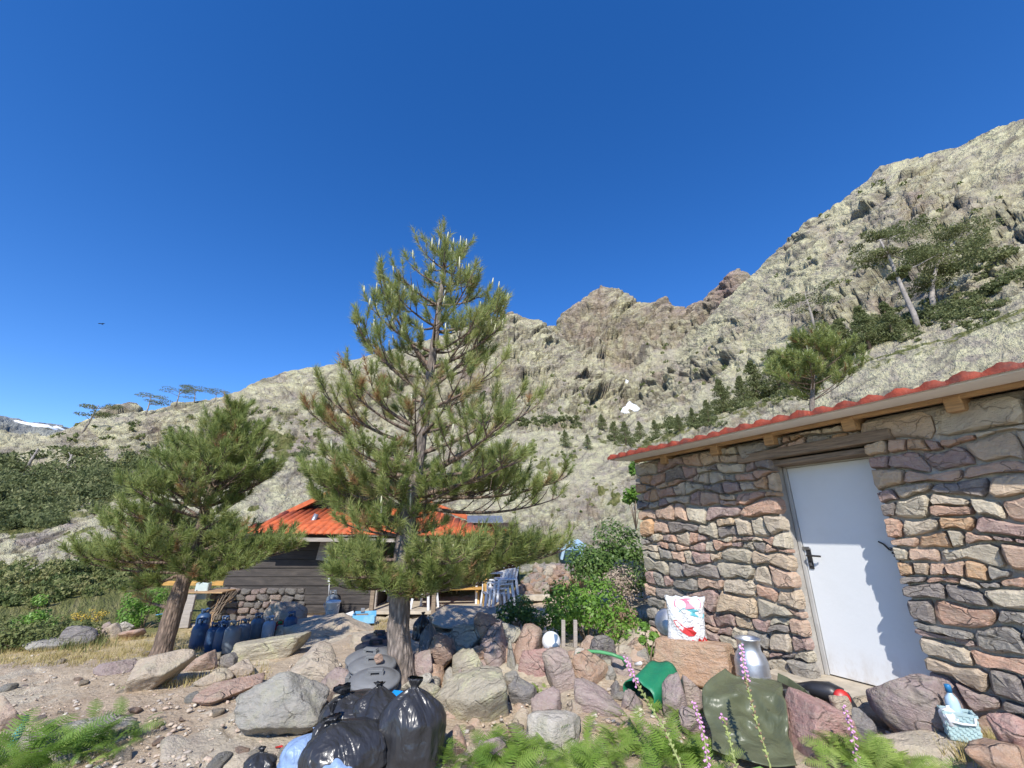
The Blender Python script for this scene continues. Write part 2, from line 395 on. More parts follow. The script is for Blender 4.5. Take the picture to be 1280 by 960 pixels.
# rows that carry a skyline keep their height: damp the vertical share there
damp = np.ones_like(kf)
for kc in (6.0, 9.0, 11.0): damp = np.minimum(damp, 0.35 + np.abs(kf - kc) * 1.2)
P1 = P0.reshape(-1, 3) + NN.reshape(-1, 3) * (D * np.clip(damp, 0, 1))[:, None]
P1 = P1.reshape(NR, NC, 3)
P1[0] = P0[0]
TER = P1
AZF = np.repeat(AZW[None], NR, 0).ravel()
TEF = ((ZZ - EYE) / RR).ravel()
def terrain_at(u, v, kmin=0.3, kmax=12):
    """point of the mountainside seen at the photograph's pixel (u, v): the nearest one"""
    a, te = az_te(u, v); j = int(round((a + 1.12) / 2.24 * (NCOL - 1)))
    q = TER[:, j]; t = (q[:, 2] - EYE) / np.hypot(q[:, 0], q[:, 1])
    ok = np.where((t >= te) & (KK >= kmin) & (KK <= kmax))[0]
    i = ok[0] if len(ok) else NR - 1
    return q[i].copy()

def seg(a, b, x): return np.clip((x - a) / (b - a), 0, 1)
slope = NN[..., 2].ravel()
vn = fbm(C * 1.3, 4, 71); vn2 = fbm(C * 3.5, 3, 81)
azd = np.degrees(AZF)
veg = seg(0.15, -0.1, vn * 0.6 + vn2 * 0.4 - 0.55 + 0.75 * seg(2.0, 0.6, kf)) * 0
veg = np.clip(0.5 + (vn * 0.9 + vn2 * 0.6), 0, 1) * seg(1.9, 1.1, kf) * 1.1
left = seg(-18, -30, azd)
veg = np.maximum(veg, left * seg(2.7, 3.1, kf) * seg(5.6, 4.6, kf) * np.clip(0.62 + vn * 1.1 + vn2 * .5, 0, 1))
veg = np.maximum(veg, left * seg(1.5, 1.0, kf))
right = seg(8, 18, azd)
ledge = np.exp(-((kf - 3.35) / 0.5) ** 2)
veg = np.maximum(veg, right * ledge * np.clip(0.75 + vn2, 0, 1))
cen = seg(-20, -10, azd) * seg(20, 10, azd)
veg = np.maximum(veg, cen * np.exp(-((kf - 3.6) / 0.55) ** 2) * np.clip(0.45 + vn2, 0, 1))
veg = np.maximum(veg, seg(0.25, 0.45, vn * 0.7 + vn2 * .4) * seg(5.4, 4.0, kf) * 0.8)
veg = np.clip(veg, 0, 1)
u_red = azd
red = np.exp(-((azd - az_te(905, 350)[0] * 57.3) / 2.6) ** 2) * seg(7.9, 8.3, kf) * seg(10, 9.4, kf)
red = np.maximum(red, 0.62 * seg(6.9, 8.0, kf) * seg(10, 9.5, kf) * np.clip(0.5 + vn * 1.5, 0, 1) * seg(-6, 4, azd))
red = np.maximum(red, 0.5 * seg(0.15, 0.4, fbm(C * 1.1 + 40, 3, 91)) * crag)
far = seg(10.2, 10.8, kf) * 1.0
idx = np.arange(NR * NC).reshape(NR, NC)
nx = np.roll(idx, -1, 1)
Fq = np.stack((idx[:-1], nx[:-1], nx[1:], idx[1:]), 2).reshape(-1, 4)
me = np_mesh("mountain", P1.reshape(-1, 3), Fq, smooth=False)
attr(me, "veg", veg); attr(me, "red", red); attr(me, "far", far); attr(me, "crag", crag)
def seam(x, w): f = x - np.floor(x); return np.clip(1 - np.abs(f - 0.9) / w, 0, 1)
led = np.maximum(seam(bed * 0.5, .06), np.maximum(0.9 * seam(bed * 1.3, .09), 0.7 * seam(bed * 3.4 + 0.7 * vnoise(C * 2.2, 211), .13))) * np.clip(0.45 + 2.4 * fbm(C * 0.9 + 70, 3, 220), 0, 1) * np.clip((kf - 1.5) / 1.0, 0, 1)
attr(me, "crack_ledge_shade", np.clip(np.clip(1 - e1 * 9, 0, 1) * 0.5 * (0.1 + crag) + np.clip(1 - e2 * 7, 0, 1) * 0.45 * (0.3 + crag) + led, 0, 1.2))  # crack dirt, plus ledge lines: fissures, plants and ledge shade put into the colour
attr(me, "logr", np.log(RR).ravel())

def mountain_mat():
    m, t, b = nodes("lichened_mountain_rock"); N = NT(t)
    geo = N.n("NewGeometry"); pos = geo.outputs["Position"]
    # grain keeps pace with distance: position divided by a step of the distance from the valley floor
    sx = N.n("Math", operation='POWER'); sx.inputs[0].default_value = 2.718; N.l(N.attr("logr"), sx.inputs[1])
    dv = N.n("VectorMath", operation='DIVIDE'); N.l(pos, dv.inputs[0])
    cb = N.n("CombineXYZ")
    for k in range(3): N.l(sx.outputs[0], cb.inputs[k])
    N.l(cb.outputs[0], dv.inputs[1])
    sc = N.n("VectorMath", operation='SCALE'); N.l(dv.outputs[0], sc.inputs[0]); sc.inputs["Scale"].default_value = 1.0
    tc = sc.outputs[0]
    big = N.noise(tc, 14, 5, 0.6, 0.4); mid = N.noise(N.map(tc, (1, 1, 2.2), (0, 0.35, 0)), 46, 6, 0.68, 0.5); fine = N.noise(tc, 170, 4, 0.7)
    col = N.ramp(big, [(0.3, (0.48, 0.42, 0.315)), (0.43, (0.56, 0.51, 0.325)), (0.58, (0.62, 0.58, 0.35)), (0.72, (0.51, 0.455, 0.33))])
    col = N.mix(N.math('MULTIPLY', N.ramp(mid, [(0.40, 1.0), (0.52, 0.0)]), 0.55), col, (0.32, 0.275, 0.23))
    col = N.mix(N.math('MULTIPLY', N.ramp(mid, [(0.56, 0.0), (0.66, 1.0)]), 0.5), col, (0.64, 0.60, 0.39))
    col = N.mix(N.math('MULTIPLY', N.attr("red"), 0.85), col, (0.36, 0.225, 0.20))
    pat = N.ramp(N.noise(N.map(tc, (1, 1, 1.6), (0, 0.5, 0)), 24, 7, 0.7, 0.8), [(0.52, 0.0), (0.60, 1.0)])
    col = N.mix(N.math('MULTIPLY', pat, 0.5), col, (0.335, 0.27, 0.245))
    st = N.ramp(N.noise(N.map(tc, (1, 1, 0.25)), 80, 5, 0.7), [(0.60, 0.0), (0.68, 1.0)])
    col = N.mix(N.math('MULTIPLY', st, 0.5), col, (0.19, 0.175, 0.17))
    col = N.mix(N.math('MULTIPLY', N.attr("crack_ledge_shade"), 0.72), col, (0.14, 0.12, 0.10))
    sp = N.ramp(fine, [(0.34, 1.0), (0.44, 0.0)])
    col = N.mix(N.math('MULTIPLY', sp, 0.5), col, (0.24, 0.22, 0.18))
    g = N.ramp(N.noise(tc, 120, 4, 0.7), [(0.3, (0.075, 0.090, 0.026)), (0.5, (0.165, 0.17, 0.055)), (0.7, (0.30, 0.265, 0.12))])
    gm = N.ramp(N.math('ADD', N.attr("veg"), N.math('MULTIPLY', N.math('SUBTRACT', mid, 0.5), 1.3)), [(0.42, 0.0), (0.62, 1.0)])
    col = N.mix(gm, col, g)
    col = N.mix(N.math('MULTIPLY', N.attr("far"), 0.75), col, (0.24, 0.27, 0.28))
    N.l(col, b.inputs["Base Color"]); b.inputs["Roughness"].default_value = 0.92; b.inputs["Specular IOR Level"].default_value = 0.12
    h = N.math('ADD', N.math('MULTIPLY', mid, 1.6), N.math('MULTIPLY', fine, 0.5))
    x = N.n("Bump"); x.inputs["Strength"].default_value = 1.0; N.l(h, x.inputs["Height"])
    N.l(N.math('MULTIPLY', sx.outputs[0], 0.016), x.inputs["Distance"]); N.l(x.outputs[0], b.inputs["Normal"])
    return m
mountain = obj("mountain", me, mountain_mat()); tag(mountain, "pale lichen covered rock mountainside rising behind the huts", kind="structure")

# near ground: from under the camera out to the mountainside's first ring, same vertices there
rg = np.r_[0.0, np.exp(np.linspace(math.log(0.5), math.log(R0), 330))]
RG, AG = np.meshgrid(rg, AZ, indexing='ij')
gx, gy = RG * np.sin(AG), RG * np.cos(AG)
gzv = gz(gx.ravel(), gy.ravel())
Q = np.stack((gx.ravel(), gy.ravel(), gzv), 1)
fade = np.clip((R0 - RG.ravel()) / 1.0, 0, 1)
rough = 0.035 * fbm(Q * 1.3, 4, 101) + 0.022 * fbm(Q * 5, 3, 111)
wr, wf, we, wo_ = worley(Q * np.array((1.7, 1.7, 0.0)) + np.array((0, 0, .5)), 121)
slabm = np.clip(fbm(Q * 0.55 + 7, 3, 131) * 3.0 + 0.15, 0, 1)                 # bare rock showing through the dirt
rough += slabm * (0.05 * (wr - 0.5) + 0.05 * wo_[:, 0] * (wr - .5) - 0.03 * np.clip(1 - we * 8, 0, 1))
Q[:, 2] += rough * fade
Q[-NC:] = np.c_[gx[-1], gy[-1], P0[0, :, 2]]
gi = np.arange(len(rg) * NC).reshape(len(rg), NC); gn = np.roll(gi, -1, 1)
Fg = np.stack((gi[:-1], gn[:-1], gn[1:], gi[1:]), 2).reshape(-1, 4)[:, ::1]
me = np_mesh("ground", Q, Fg, smooth=True)
gaz = np.degrees(np.where(AG > math.pi, AG - 2 * math.pi, AG)).ravel()
straw = seg(-17, -26, gaz) * seg(6.0, 7.2, gy.ravel()) * seg(12.5, 10.5, gy.ravel())
grs = np.maximum(seg(-28, -38, gaz) * seg(8.2, 9.6, gy.ravel()), seg(11.5, 13, RG.ravel()) * (np.abs(gaz) < 70))
grs = np.maximum(grs, seg(3, 10, gaz) * seg(6.2, 7.2, gy.ravel()) * 0.55)
attr(me, "slab", slabm); attr(me, "straw", straw); attr(me, "grass", grs)
def ground_mat():
    m, t, b = nodes("stony_dirt"); N = NT(t)
    pos = N.n("NewGeometry").outputs["Position"]
    a = N.noise(pos, 0.9, 6, 0.6); c = N.noise(pos, 7, 6, 0.65); d = N.noise(pos, 38, 5, 0.7)
    col = N.ramp(a, [(0.3, (0.47, 0.355, 0.245)), (0.5, (0.565, 0.45, 0.315)), (0.7, (0.63, 0.52, 0.385))])
    col = N.mix(N.ramp(c, [(0.35, 0.4), (0.6, 0.0)]), col, (0.27, 0.19, 0.13))
    col = N.mix(N.math('MULTIPLY', N.ramp(d, [(0.52, 0.0), (0.64, 1.0)]), 0.5), col, (0.60, 0.52, 0.42))
    rk = N.ramp(N.noise(pos, 3.0, 7, 0.7, 0.5), [(0.3, (0.40, 0.33, 0.26)), (0.5, (0.53, 0.45, 0.335)), (0.68, (0.62, 0.545, 0.41))])
    sm = N.ramp(N.math('ADD', N.attr("slab"), N.math('MULTIPLY', N.math('SUBTRACT', c, 0.5), 0.9)), [(0.42, 0.0), (0.58, 1.0)])
    col = N.mix(sm, col, rk)
    sw = N.ramp(N.math('MULTIPLY', N.attr("straw"), N.math('ADD', N.noise(N.map(pos, (1, 2.5, 1)), 2.5, 6, 0.7), 0.12)), [(0.42, 0.0), (0.62, 1.0)])
    col = N.mix(N.math('MULTIPLY', sw, 0.85), col, N.mix(d, (0.52, 0.39, 0.18), (0.68, 0.54, 0.28)))
    gs = N.ramp(N.math('MULTIPLY', N.attr("grass"), N.math('ADD', c, 0.25)), [(0.42, 0.0), (0.6, 1.0)])
    col = N.mix(gs, col, N.mix(d, (0.12, 0.135, 0.04), (0.32, 0.29, 0.13)))
    N.l(col, b.inputs["Base Color"]); b.inputs["Roughness"].default_value = 0.95; b.inputs["Specular IOR Level"].default_value = 0.1
    p = N.bump(N.noise(pos, 16, 8, 0.72), 1.0, 0.045, b)
    N.bump(N.voro(pos, 30), 0.5, 0.012, b, p)
    return m
ground = obj("ground", me, ground_mat()); tag(ground, "dusty stony ground around the huts", kind="structure")
# ------------------------------------------------------------------ stone hut
HO = np.array((2.894, 4.79, 0.0)); HS = np.array((0.453, -0.892, 0)); HS /= np.linalg.norm(HS); HN = np.array((-HS[1] * -1, 0, 0))
HN = np.array((HS[1], -HS[0], 0.0))            # out of the wall, towards the yard
HANG = math.atan2(HS[1], HS[0])
def Wp(s, n, z): return HO + HS * s + HN * n + np.array((0, 0, z))
def hit(u, v, n=0.0):
    """(s, z) where the pixel meets the wall plane moved out by n"""
    d = ray(u, v); q = HO + HN * n; k = np.dot(q - np.array((0, 0, EYE)), HN) / np.dot(d, HN)
    p = np.array((0, 0, EYE)) + k * d; return float(np.dot(p - HO, HS)), float(p[2])
rnd = random.Random(5)
STONES = [(0.62, 0.42, 0.30), (0.55, 0.49, 0.37), (0.40, 0.285, 0.26), (0.70, 0.53, 0.35), (0.33, 0.31, 0.275), (0.66, 0.40, 0.21), (0.62, 0.52, 0.39), (0.49, 0.325, 0.28), (0.68, 0.60, 0.45), (0.60, 0.36, 0.25), (0.25, 0.22, 0.205), (0.64, 0.49, 0.34)]
M_stone = rock_mat("wall_stone", STONES, 0.2, (0.45, 0.42, 0.30), 1.6, 'CONSTANT')
M_mortar = plain("pale_mortar", (0.46, 0.41, 0.34), 0.95, var=0.25, scale=9, bump=0.03, dirt=(0.22, 0.19, 0.15, 0.6))
M_wood_old = plain("weathered_timber", (0.24, 0.18, 0.125), 0.8, var=0.45, scale=4, bump=0.01, grain=(1.2, 14, 14), dirt=(0.12, 0.09, 0.06, 0.6))
M_wood_new = plain("raw_timber", (0.40, 0.25, 0.125), 0.7, var=0.3, scale=4, bump=0.006, grain=(1.2, 14, 14), dirt=(0.22, 0.14, 0.08, 0.5))
M_soffit = plain("pale_soffit_board", (0.80, 0.78, 0.74), 0.7, var=0.08, scale=3, dirt=(0.66, 0.62, 0.56, 0.35))
M_rooftile = plain("red_roof_sheet", (0.25, 0.042, 0.018), 0.7, var=0.45, scale=9, bump=0.01, dirt=(0.10, 0.035, 0.025, 0.85))
M_door = plain("white_door_paint", (0.70, 0.715, 0.725), 0.38, var=0.015, scale=3, bump=0.0015, bscale=26, dirt=(0.60, 0.61, 0.60, 0.25))
_t = M_door.node_tree; _N = NT(_t); _b = [n for n in _t.nodes if n.bl_idname == "ShaderNodeBsdfPrincipled"][0]
_c = _b.inputs["Base Color"].links[0].from_socket; _o = _N.n("TexCoord").outputs["Object"]; _z = _N.n("SeparateXYZ"); _N.l(_o, _z.inputs[0])
_m = _N.math('MULTIPLY', _N.ramp(_z.outputs[2], [(0.32, 1.0), (0.62, 0.0)]), _N.ramp(_N.noise(_N.map(_o, (1, 1, .5)), 9, 7, .7), [(0.45, 0.0), (0.62, 1.0)]))      # mud splashes along the foot
_N.l(_N.mix(_N.math('MULTIPLY', _m, .45), _c, (0.45, 0.38, 0.29)), _b.inputs["Base Color"])
M_doorframe = plain("grey_door_frame", (0.42, 0.41, 0.39), 0.6, var=0.12, scale=6, bump=0.004)
M_concrete = plain("pale_concrete", (0.47, 0.41, 0.32), 0.9, var=0.2, scale=5, bump=0.012, dirt=(0.31, 0.26, 0.19, 0.7))
M_black_plastic = plain("black_plastic", (0.022, 0.022, 0.024), 0.4, var=0.2, scale=8)
M_steel = plain("dull_steel", (0.45, 0.45, 0.46), 0.35, 1.0, var=0.2, scale=12)
hut = thing("stone_hut", "rubble stone hut with red tiled roof and a white door", "hut", Wp(0, 0, -0.3), HANG)
HL = Wp(0, 0, -0.3)
def H(s, n, z): return (s, -n, z + 0.3)         # hut local coordinates (x along the wall, y into it)
# wall core: mortar body, set back behind the stone faces, with the door opening left free
DEEP = 3.1; SL, SR, ZT = -2.13, 4.4, 2.335; DS0, DS1, DZ = 0.0, 0.935, 2.07
core = MB()
def hbox(mb, s0, s1, n0, n1, z0, z1):
    a = H(s0, n0, z0); b = H(s1, n1, z1)
    return mb.box([(a[i] + b[i]) / 2 for i in range(3)], [abs(b[i] - a[i]) for i in range(3)])
hbox(core, SL + 0.02, DS0 - 0.012, -0.45, -0.018, -0.3, ZT)
hbox(core, DS1 + 0.012, SR, -0.45, -0.018, -0.3, ZT)
hbox(core, DS0 - 0.012, DS1 + 0.012, -0.45, -0.03, DZ + 0.03, ZT)
hbox(core, SL + 0.02, SL + 0.45, -DEEP, -0.452, -0.3, ZT + 0.02)
hbox(core, SR - 0.45, SR - 0.002, -DEEP, -0.452, -0.3, ZT + 0.02)
hbox(core, SL + 0.452, SR - 0.452, -DEEP, -DEEP + 0.4, -0.3, ZT + 0.02)
wall = core.build("wall", M_mortar, hut)
def clip_poly(poly, a, b):
    """keep the side of poly nearer to a than to b"""
    m = (a + b) / 2; d = b - a; out = []
    for i in range(len(poly)):
        p, q = poly[i], poly[(i + 1) % len(poly)]
        fp, fq = np.dot(p - m, d), np.dot(q - m, d)
        if fp <= 0: out.append(p)
        if fp * fq < 0: out.append(p + (q - p) * (fp / (fp - fq)))
    return out
def masonry(regions, seed):
    """rubble laid in rough courses: wavering bed joints, slanting butt joints, here and there a stone split in two"""
    r = random.Random(seed); cells = []
    for ri, (s0, s1, z0, z1, hm) in enumerate(regions):
        ph = [r.uniform(0, 6.3) for _ in range(200)]
        zs = [z0]
        while zs[-1] < z1 - hm * 0.6: zs.append(zs[-1] + hm * r.choice((0.65, 0.85, 1.0, 1.1, 1.35)))
        zs[-1] = z1
        def bed(k, s):
            if k in (0, len(zs) - 1): return zs[k]
            return zs[k] + hm * (0.24 * math.sin(s * 4.1 + ph[k]) + 0.17 * math.sin(s * 9.7 + ph[k + 60]) + 0.07 * math.sin(s * 21 + ph[k + 90]))
        for k in range(len(zs) - 1):
            h = zs[k + 1] - zs[k]; cuts = [s0]; s = s0 + r.uniform(-.5, .1) * h
            while True:
                s += h * r.choice((1.0, 1.35, 1.7, 2.1, 2.7, 1.5))
                if s > s1 - 0.07: break
                if s > s0 + 0.07: cuts.append(s)
            cuts.append(s1)
            sl = [0.0] + [r.uniform(-.45, .45) * h for _ in cuts[1:-1]] + [0.0]
            for i in range(len(cuts) - 1):
                a, b = cuts[i], cuts[i + 1]; la, lb = sl[i], sl[i + 1]
                def P_(f, top): 
                    x = (a + (b - a) * f) + ((la * (1 - f) + lb * f) * (0.5 if top else -0.5)); return np.array((x, bed(k + 1 if top else k, x)))
                dn = 0.0
                lo = [P_(f, False) + np.array((0, r.uniform(0, .09) * h)) for f in (0, .35, .7, 1)]; hi = [P_(f, True) - np.array((0, dn + r.uniform(0, .10) * h)) for f in (1, .65, .3, 0)]
                if r.random() < .13 and h > .13 and b - a > .2:
                    c = r.uniform(.4, .6); m = [lo[j] * (1 - c) + hi[3 - j] * c + np.array((0, r.uniform(-.03, .03) * h)) for j in range(4)]
                    cells.append(lo + m[::-1]); cells.append(m + hi)
                else: cells.append(lo + hi)
    return cells
def stone_mesh(poly, r, gap=0.0065, proud=0.062):
    c = sum(poly) / len(poly)
    A = abs(sum(poly[i][0] * poly[(i + 1) % len(poly)][1] - poly[(i + 1) % len(poly)][0] * poly[i][1] for i in range(len(poly)))) / 2
    if A < 0.0025: return None
    # corners cut, as on worn stones
    q = []
    for i in range(len(poly)):
        a, b = poly[i], poly[(i + 1) % len(poly)]
        k = r.uniform(0.16, 0.34)
        q += [a + (b - a) * k, b - (b - a) * r.uniform(0.14, 0.3)]
    size = math.sqrt(A)
    def ring(inset, n, jit):
        out = []
        for p in q:
            d = p - c; L = np.linalg.norm(d) + 1e-6
            pp = c + d * max(0.2, (L - inset) / L)
            out.append((pp[0] + r.uniform(-jit, jit), pp[1] + r.uniform(-jit, jit) * .7, n + r.uniform(-jit, jit)))
        return out
    f = r.uniform(0.5, 1.25) * proud
    j = 0.035 * size
    tl, tz = r.uniform(-.16, .16), r.uniform(-.2, .2)
    rings = [ring(gap * 0.4, -0.07, 0.0), ring(gap, 0.2 * f, j * .45), ring(gap + 0.05 * size, 0.78 * f, j * .8), ring(gap + 0.13 * size, f, j * .8)]
    V = []
    for k, R in enumerate(rings):
        for (s, z, n) in R:
            if k > 1: n += tl * (s - c[0]) + tz * (z - c[1])
            V.append((s - c[0], -n, z - c[1]))
    m = len(q); F = []
    for k in range(3):
        for i in range(m): F.append([k * m + i, k * m + (i + 1) % m, (k + 1) * m + (i + 1) % m, (k + 1) * m + i])
    V.append((r.uniform(-.3, .3) * size, -f - r.uniform(-.2, .4) * j, r.uniform(-.15, .15) * size)); ci = len(V) - 1
    for i in range(m): F.append([3 * m + i, 3 * m + (i + 1) % m, ci])
    return c, np_mesh("stone", V, F)
regs = [(SL, DS0 + 0.045, -0.3, ZT - 0.02, 0.134), (DS1, 2.0, -0.3, ZT - 0.02, 0.122), (DS0, DS1, DZ + 0.06, ZT - 0.02, 0.10)]
ns = 0
for poly in masonry(regs, 12):
    res = stone_mesh(poly, rnd)
    if res is None: continue
    c, sm = res
    obj("stone", sm, M_stone, wall, H(c[0], 0.0, c[1])); ns += 1
print("wall stones", ns)
vs, fs = [], []                                   # the wall goes on out of the picture: the same rubble, joined
for poly in masonry([(2.0, SR, -0.3, ZT - 0.02, 0.15)], 13):
    res = stone_mesh(poly, rnd)
    if res is None: continue
    c, sm = res; o_ = len(vs)
    vs += [tuple(Vector(v.co) + Vector(H(c[0], 0.0, c[1]))) for v in sm.vertices]; fs += [[o_ + i for i in p.vertices] for p in sm.polygons]
    bpy.data.meshes.remove(sm)
tag(obj("more_stones", np_mesh("more_stones", vs, fs), M_stone, wall), kind="stuff")
# lintel, door set back in the opening, threshold
s_a, z_a = hit(926, 573); s_b, z_b = hit(1128, 548)
mb = MB(); mb.beam(H(s_a, 0.03, 2.135), H(s_b - .05, 0.03, 2.155), 0.10, 0.10); mb.build("lintel", M_wood_old, hut)
mb = MB(); hbox(mb, DS0 + 0.002, DS1 - 0.002, -0.30, 0.0, 2.02, 2.075); mb.build("lintel_board", M_wood_old, hut)
RC = 0.22
door = MB(); hbox(door, DS0 + 0.045, DS1 - 0.03, -RC - 0.05, -RC, 0.012, 2.0); door = door.build("door", M_door, hut)
fr = MB()
hbox(fr, DS0 + 0.001, DS0 + 0.04, -RC - 0.06, -RC + 0.012, 0.0, 2.018); hbox(fr, DS1 - 0.028, DS1 - 0.001, -RC - 0.06, -RC + 0.012, 0.0, 2.018)
hbox(fr, DS0 + 0.042, DS1 - 0.03, -RC - 0.06, -RC + 0.012, 2.003, 2.018)
fr.build("door_frame", M_doorframe, hut)
# rendered reveal at the side of the opening
mb = MB(); hbox(mb, DS0 - 0.011, DS0 + 0.0, -RC + 0.014, -0.005, -0.02, 2.018); mb.build("reveal", plain("grey_render", (0.36, 0.335, 0.30), .9, var=.2, scale=8, bump=.01), hut)
hd = MB(); hs, hz = hit(1013, 698, -RC)
hd.lathe([(0.026, 0), (0.026, 0.012), (0.014, 0.016), (0.012, 0.05)], (0, 0, 0), 14)
hd = MB()
hd.box(H(hs, -RC + 0.006, hz), (0.045, 0.012, 0.20))
hd.tube([H(hs, -RC + 0.008, hz + 0.03), H(hs, -RC + 0.055, hz + 0.03), H(hs + 0.02, -RC + 0.06, hz + 0.03), H(hs + 0.12, -RC + 0.06, hz + 0.028), H(hs + 0.13, -RC + 0.045, hz + 0.026)], 0.0095, 8)
hd.build("handle", M_black_plastic, door)
lk = MB(); lk.box(H(hs, -RC + 0.014, hz - 0.055), (0.022, 0.008, 0.03)); lk.build("keyhole_plate", M_steel, door); lk = MB(); lk.box(H(hs - 0.015, -RC + 0.014, hz + 0.10), (0.07, 0.008, 0.03)); lk.build("lock_plate", M_steel, door)
ch = MB(); cs, cz = 0.80, 1.12
ch.tube([H(cs + 0.03 + 0.014 * math.sin(i * 1.05) + .0016 * i, -RC + 0.022 + 0.014 * math.cos(i * 1.05), cz + .07 - i * 0.0042) for i in range(46)], 0.0045, 5)
ch.tube([H(cs - 0.05, -RC + 0.02, cz + 0.12), H(cs - 0.01, -RC + 0.03, cz + 0.10), H(cs + .02, -RC + 0.02, cz + 0.05)], 0.008, 6)
ch.build("latch_chain", M_black_plastic, door)
th = MB(); hbox(th, DS0 - 0.35, DS1 + 0.02, -RC - 0.1, 0.20, -0.16, 0.0); th.build("threshold", M_concrete, hut)
# roof: soffit board, rafters, batten, sheets of moulded tile
SLP = math.tan(math.radians(3.0)); OV = 0.5; ZE = 2.345
def roofz(n): return ZE + (OV - n) * SLP
RS0, RS1 = -2.12, 4.6
roof = MB()
V = []
for (n, dz) in ((OV, 0), (-DEEP - .2, 0), (-DEEP - .2, 0.022), (OV, 0.022)):
    for s in (RS0, RS1): V.append(H(s, n, roofz(n) + dz))
roof.add(V, [[0, 1, 3, 2], [4, 5, 7, 6], [0, 6, 7, 1], [2, 3, 5, 4], [0, 2, 4, 6], [1, 7, 5, 3]])
roof = roof.build("roof", M_soffit, hut)
for px in (828, 892, 962, 1066, 1207, 1400):
    s, z = hit(px, 540, 0.08)
    b = MB(); b.beam(H(s, -DEEP, roofz(-DEEP) - 0.075), H(s, 0.14, roofz(0.14) - 0.075), 0.11, 0.12); b.build("rafter", M_wood_new, hut)
b = MB(); b.beam(H(RS0 + 0.12, 0.11, roofz(.11) - 0.022), H(RS1 - .2, 0.11, roofz(.11) - 0.022), 0.045, 0.04); b.build("batten", M_wood_new, roof)
PITCH = 0.198
def tile_sheet(s0, nw, lift, rr):
    V = []; F = []; L = [OV + 0.035, OV - 0.35, OV - 0.352, OV - 0.75, OV - 0.752, OV - 1.6, -DEEP - .25]; Z = [0.0, 0, .018, .0, .018, .0, .0]
    K = 12; m = nw * K + 1
    for layer in (0, 1):
        for n, dz in zip(L, Z):
            for i in range(m):
                ph = i / K * 2 * math.pi
                hgt = 0.5 - 0.5 * math.cos(ph); hgt = hgt ** 0.8
                sag = 0.004 * math.sin(i * 1.7 + s0 * 9) if n == L[0] else 0
                V.append(H(s0 + i * PITCH / K, n, roofz(n) + 0.025 + lift + 0.036 * hgt + dz + sag + (0.010 if layer else 0)))
    nl = len(L)
    for layer in (0, 1):
        o = layer * nl * m
        for a in range(nl - 1):
            for i in range(m - 1):
                f = [o + a * m + i, o + a * m + i + 1, o + (a + 1) * m + i + 1, o + (a + 1) * m + i]; F.append(f if layer else f[::-1])
    o = nl * m
    sk = len(V)
    for i in range(m): V.append(H(s0 + i * PITCH / K, OV + 0.036, roofz(OV) + 0.004 + lift * .5))
    for i in range(m - 1): F.append([sk + i, sk + i + 1, o + i + 1, o + i])
    for a in range(nl - 1):
        F.append([a * m, o + a * m, o + (a + 1) * m, (a + 1) * m]); e = m - 1
        F.append([a * m + e, (a + 1) * m + e, o + (a + 1) * m + e, o + a * m + e])
    mb = MB(); mb.add(V, F, True); return mb
s = RS0 - 0.02; k = 0
while s < RS1 - .1:
    tile_sheet(s, 5, 0.0 if k % 2 else 0.012, rnd).build("tile_sheet", M_rooftile, roof); s += 5 * PITCH - 0.012; k += 1
# ------------------------------------------------------------------ rocks
def icosphere(sub):
    t = (1 + 5 ** .5) / 2
    V = [(-1, t, 0), (1, t, 0), (-1, -t, 0), (1, -t, 0), (0, -1, t), (0, 1, t), (0, -1, -t), (0, 1, -t), (t, 0, -1), (t, 0, 1), (-t, 0, -1), (-t, 0, 1)]
    F = [(0, 11, 5), (0, 5, 1), (0, 1, 7), (0, 7, 10), (0, 10, 11), (1, 5, 9), (5, 11, 4), (11, 10, 2), (10, 7, 6), (7, 1, 8), (3, 9, 4), (3, 4, 2), (3, 2, 6), (3, 6, 8), (3, 8, 9), (4, 9, 5), (2, 4, 11), (6, 2, 10), (8, 6, 7), (9, 8, 1)]
    V = [np.array(v) / np.linalg.norm(v) for v in V]
    for _ in range(sub):
        c = {}; G = []
        def mid(a, b):
            k = (min(a, b), max(a, b))
            if k not in c:
                m = V[a] + V[b]; V.append(m / np.linalg.norm(m)); c[k] = len(V) - 1
            return c[k]
        for a, b, d in F:
            x, y, z = mid(a, b), mid(b, d), mid(d, a); G += [(a, x, z), (b, y, x), (d, z, y), (x, y, z)]
        F = G
    return np.array(V), np.array(F)
ICO = {k: icosphere(k) for k in (1, 2, 3, 4)}
def rock_shape(seed, sub=3, planes=13, rough=0.05, boxy=0.0, dmin=0.62):
    r = np.random.RandomState(seed); D, F = ICO[sub]
    N = r.normal(size=(planes, 3)); N /= np.linalg.norm(N, axis=1, keepdims=True); d = r.uniform(dmin, 1.0, planes)
    if boxy:
        B = np.array(((1, 0, 0), (-1, 0, 0), (0, 1, 0), (0, -1, 0), (0, 0, 1), (0, 0, -1))) + r.normal(size=(6, 3)) * 0.14
        B /= np.linalg.norm(B, axis=1, keepdims=True); N = np.r_[N, B]; d = np.r_[d + 0.25, r.uniform(.68, .8, 6)]
    q = D @ N.T
    rad = np.where(q > 0.05, d[None] / np.maximum(q, 0.05), 9.0)
    k = 46.0                                               # soft minimum: edges a little worn
    R = -np.log(np.exp(-k * np.minimum(rad, 1.6)).sum(1)) / k
    R = R * (1 + rough * fbm(D * 2.2 + seed, 4, seed) + 0.5 * rough * fbm(D * 6 + seed, 3, seed + 5) - 0.5 * rough * np.abs(fbm(D * 3.1 + seed, 2, seed + 9)))
    V = D * R[:, None]
    V /= (V.max(0) - V.min(0))[None]; V -= (V.max(0) + V.min(0))[None] / 2        # unit box
    return V, F
def mpp(p): return (p[1] * CT + (p[2] - EYE) * ST) / FPX
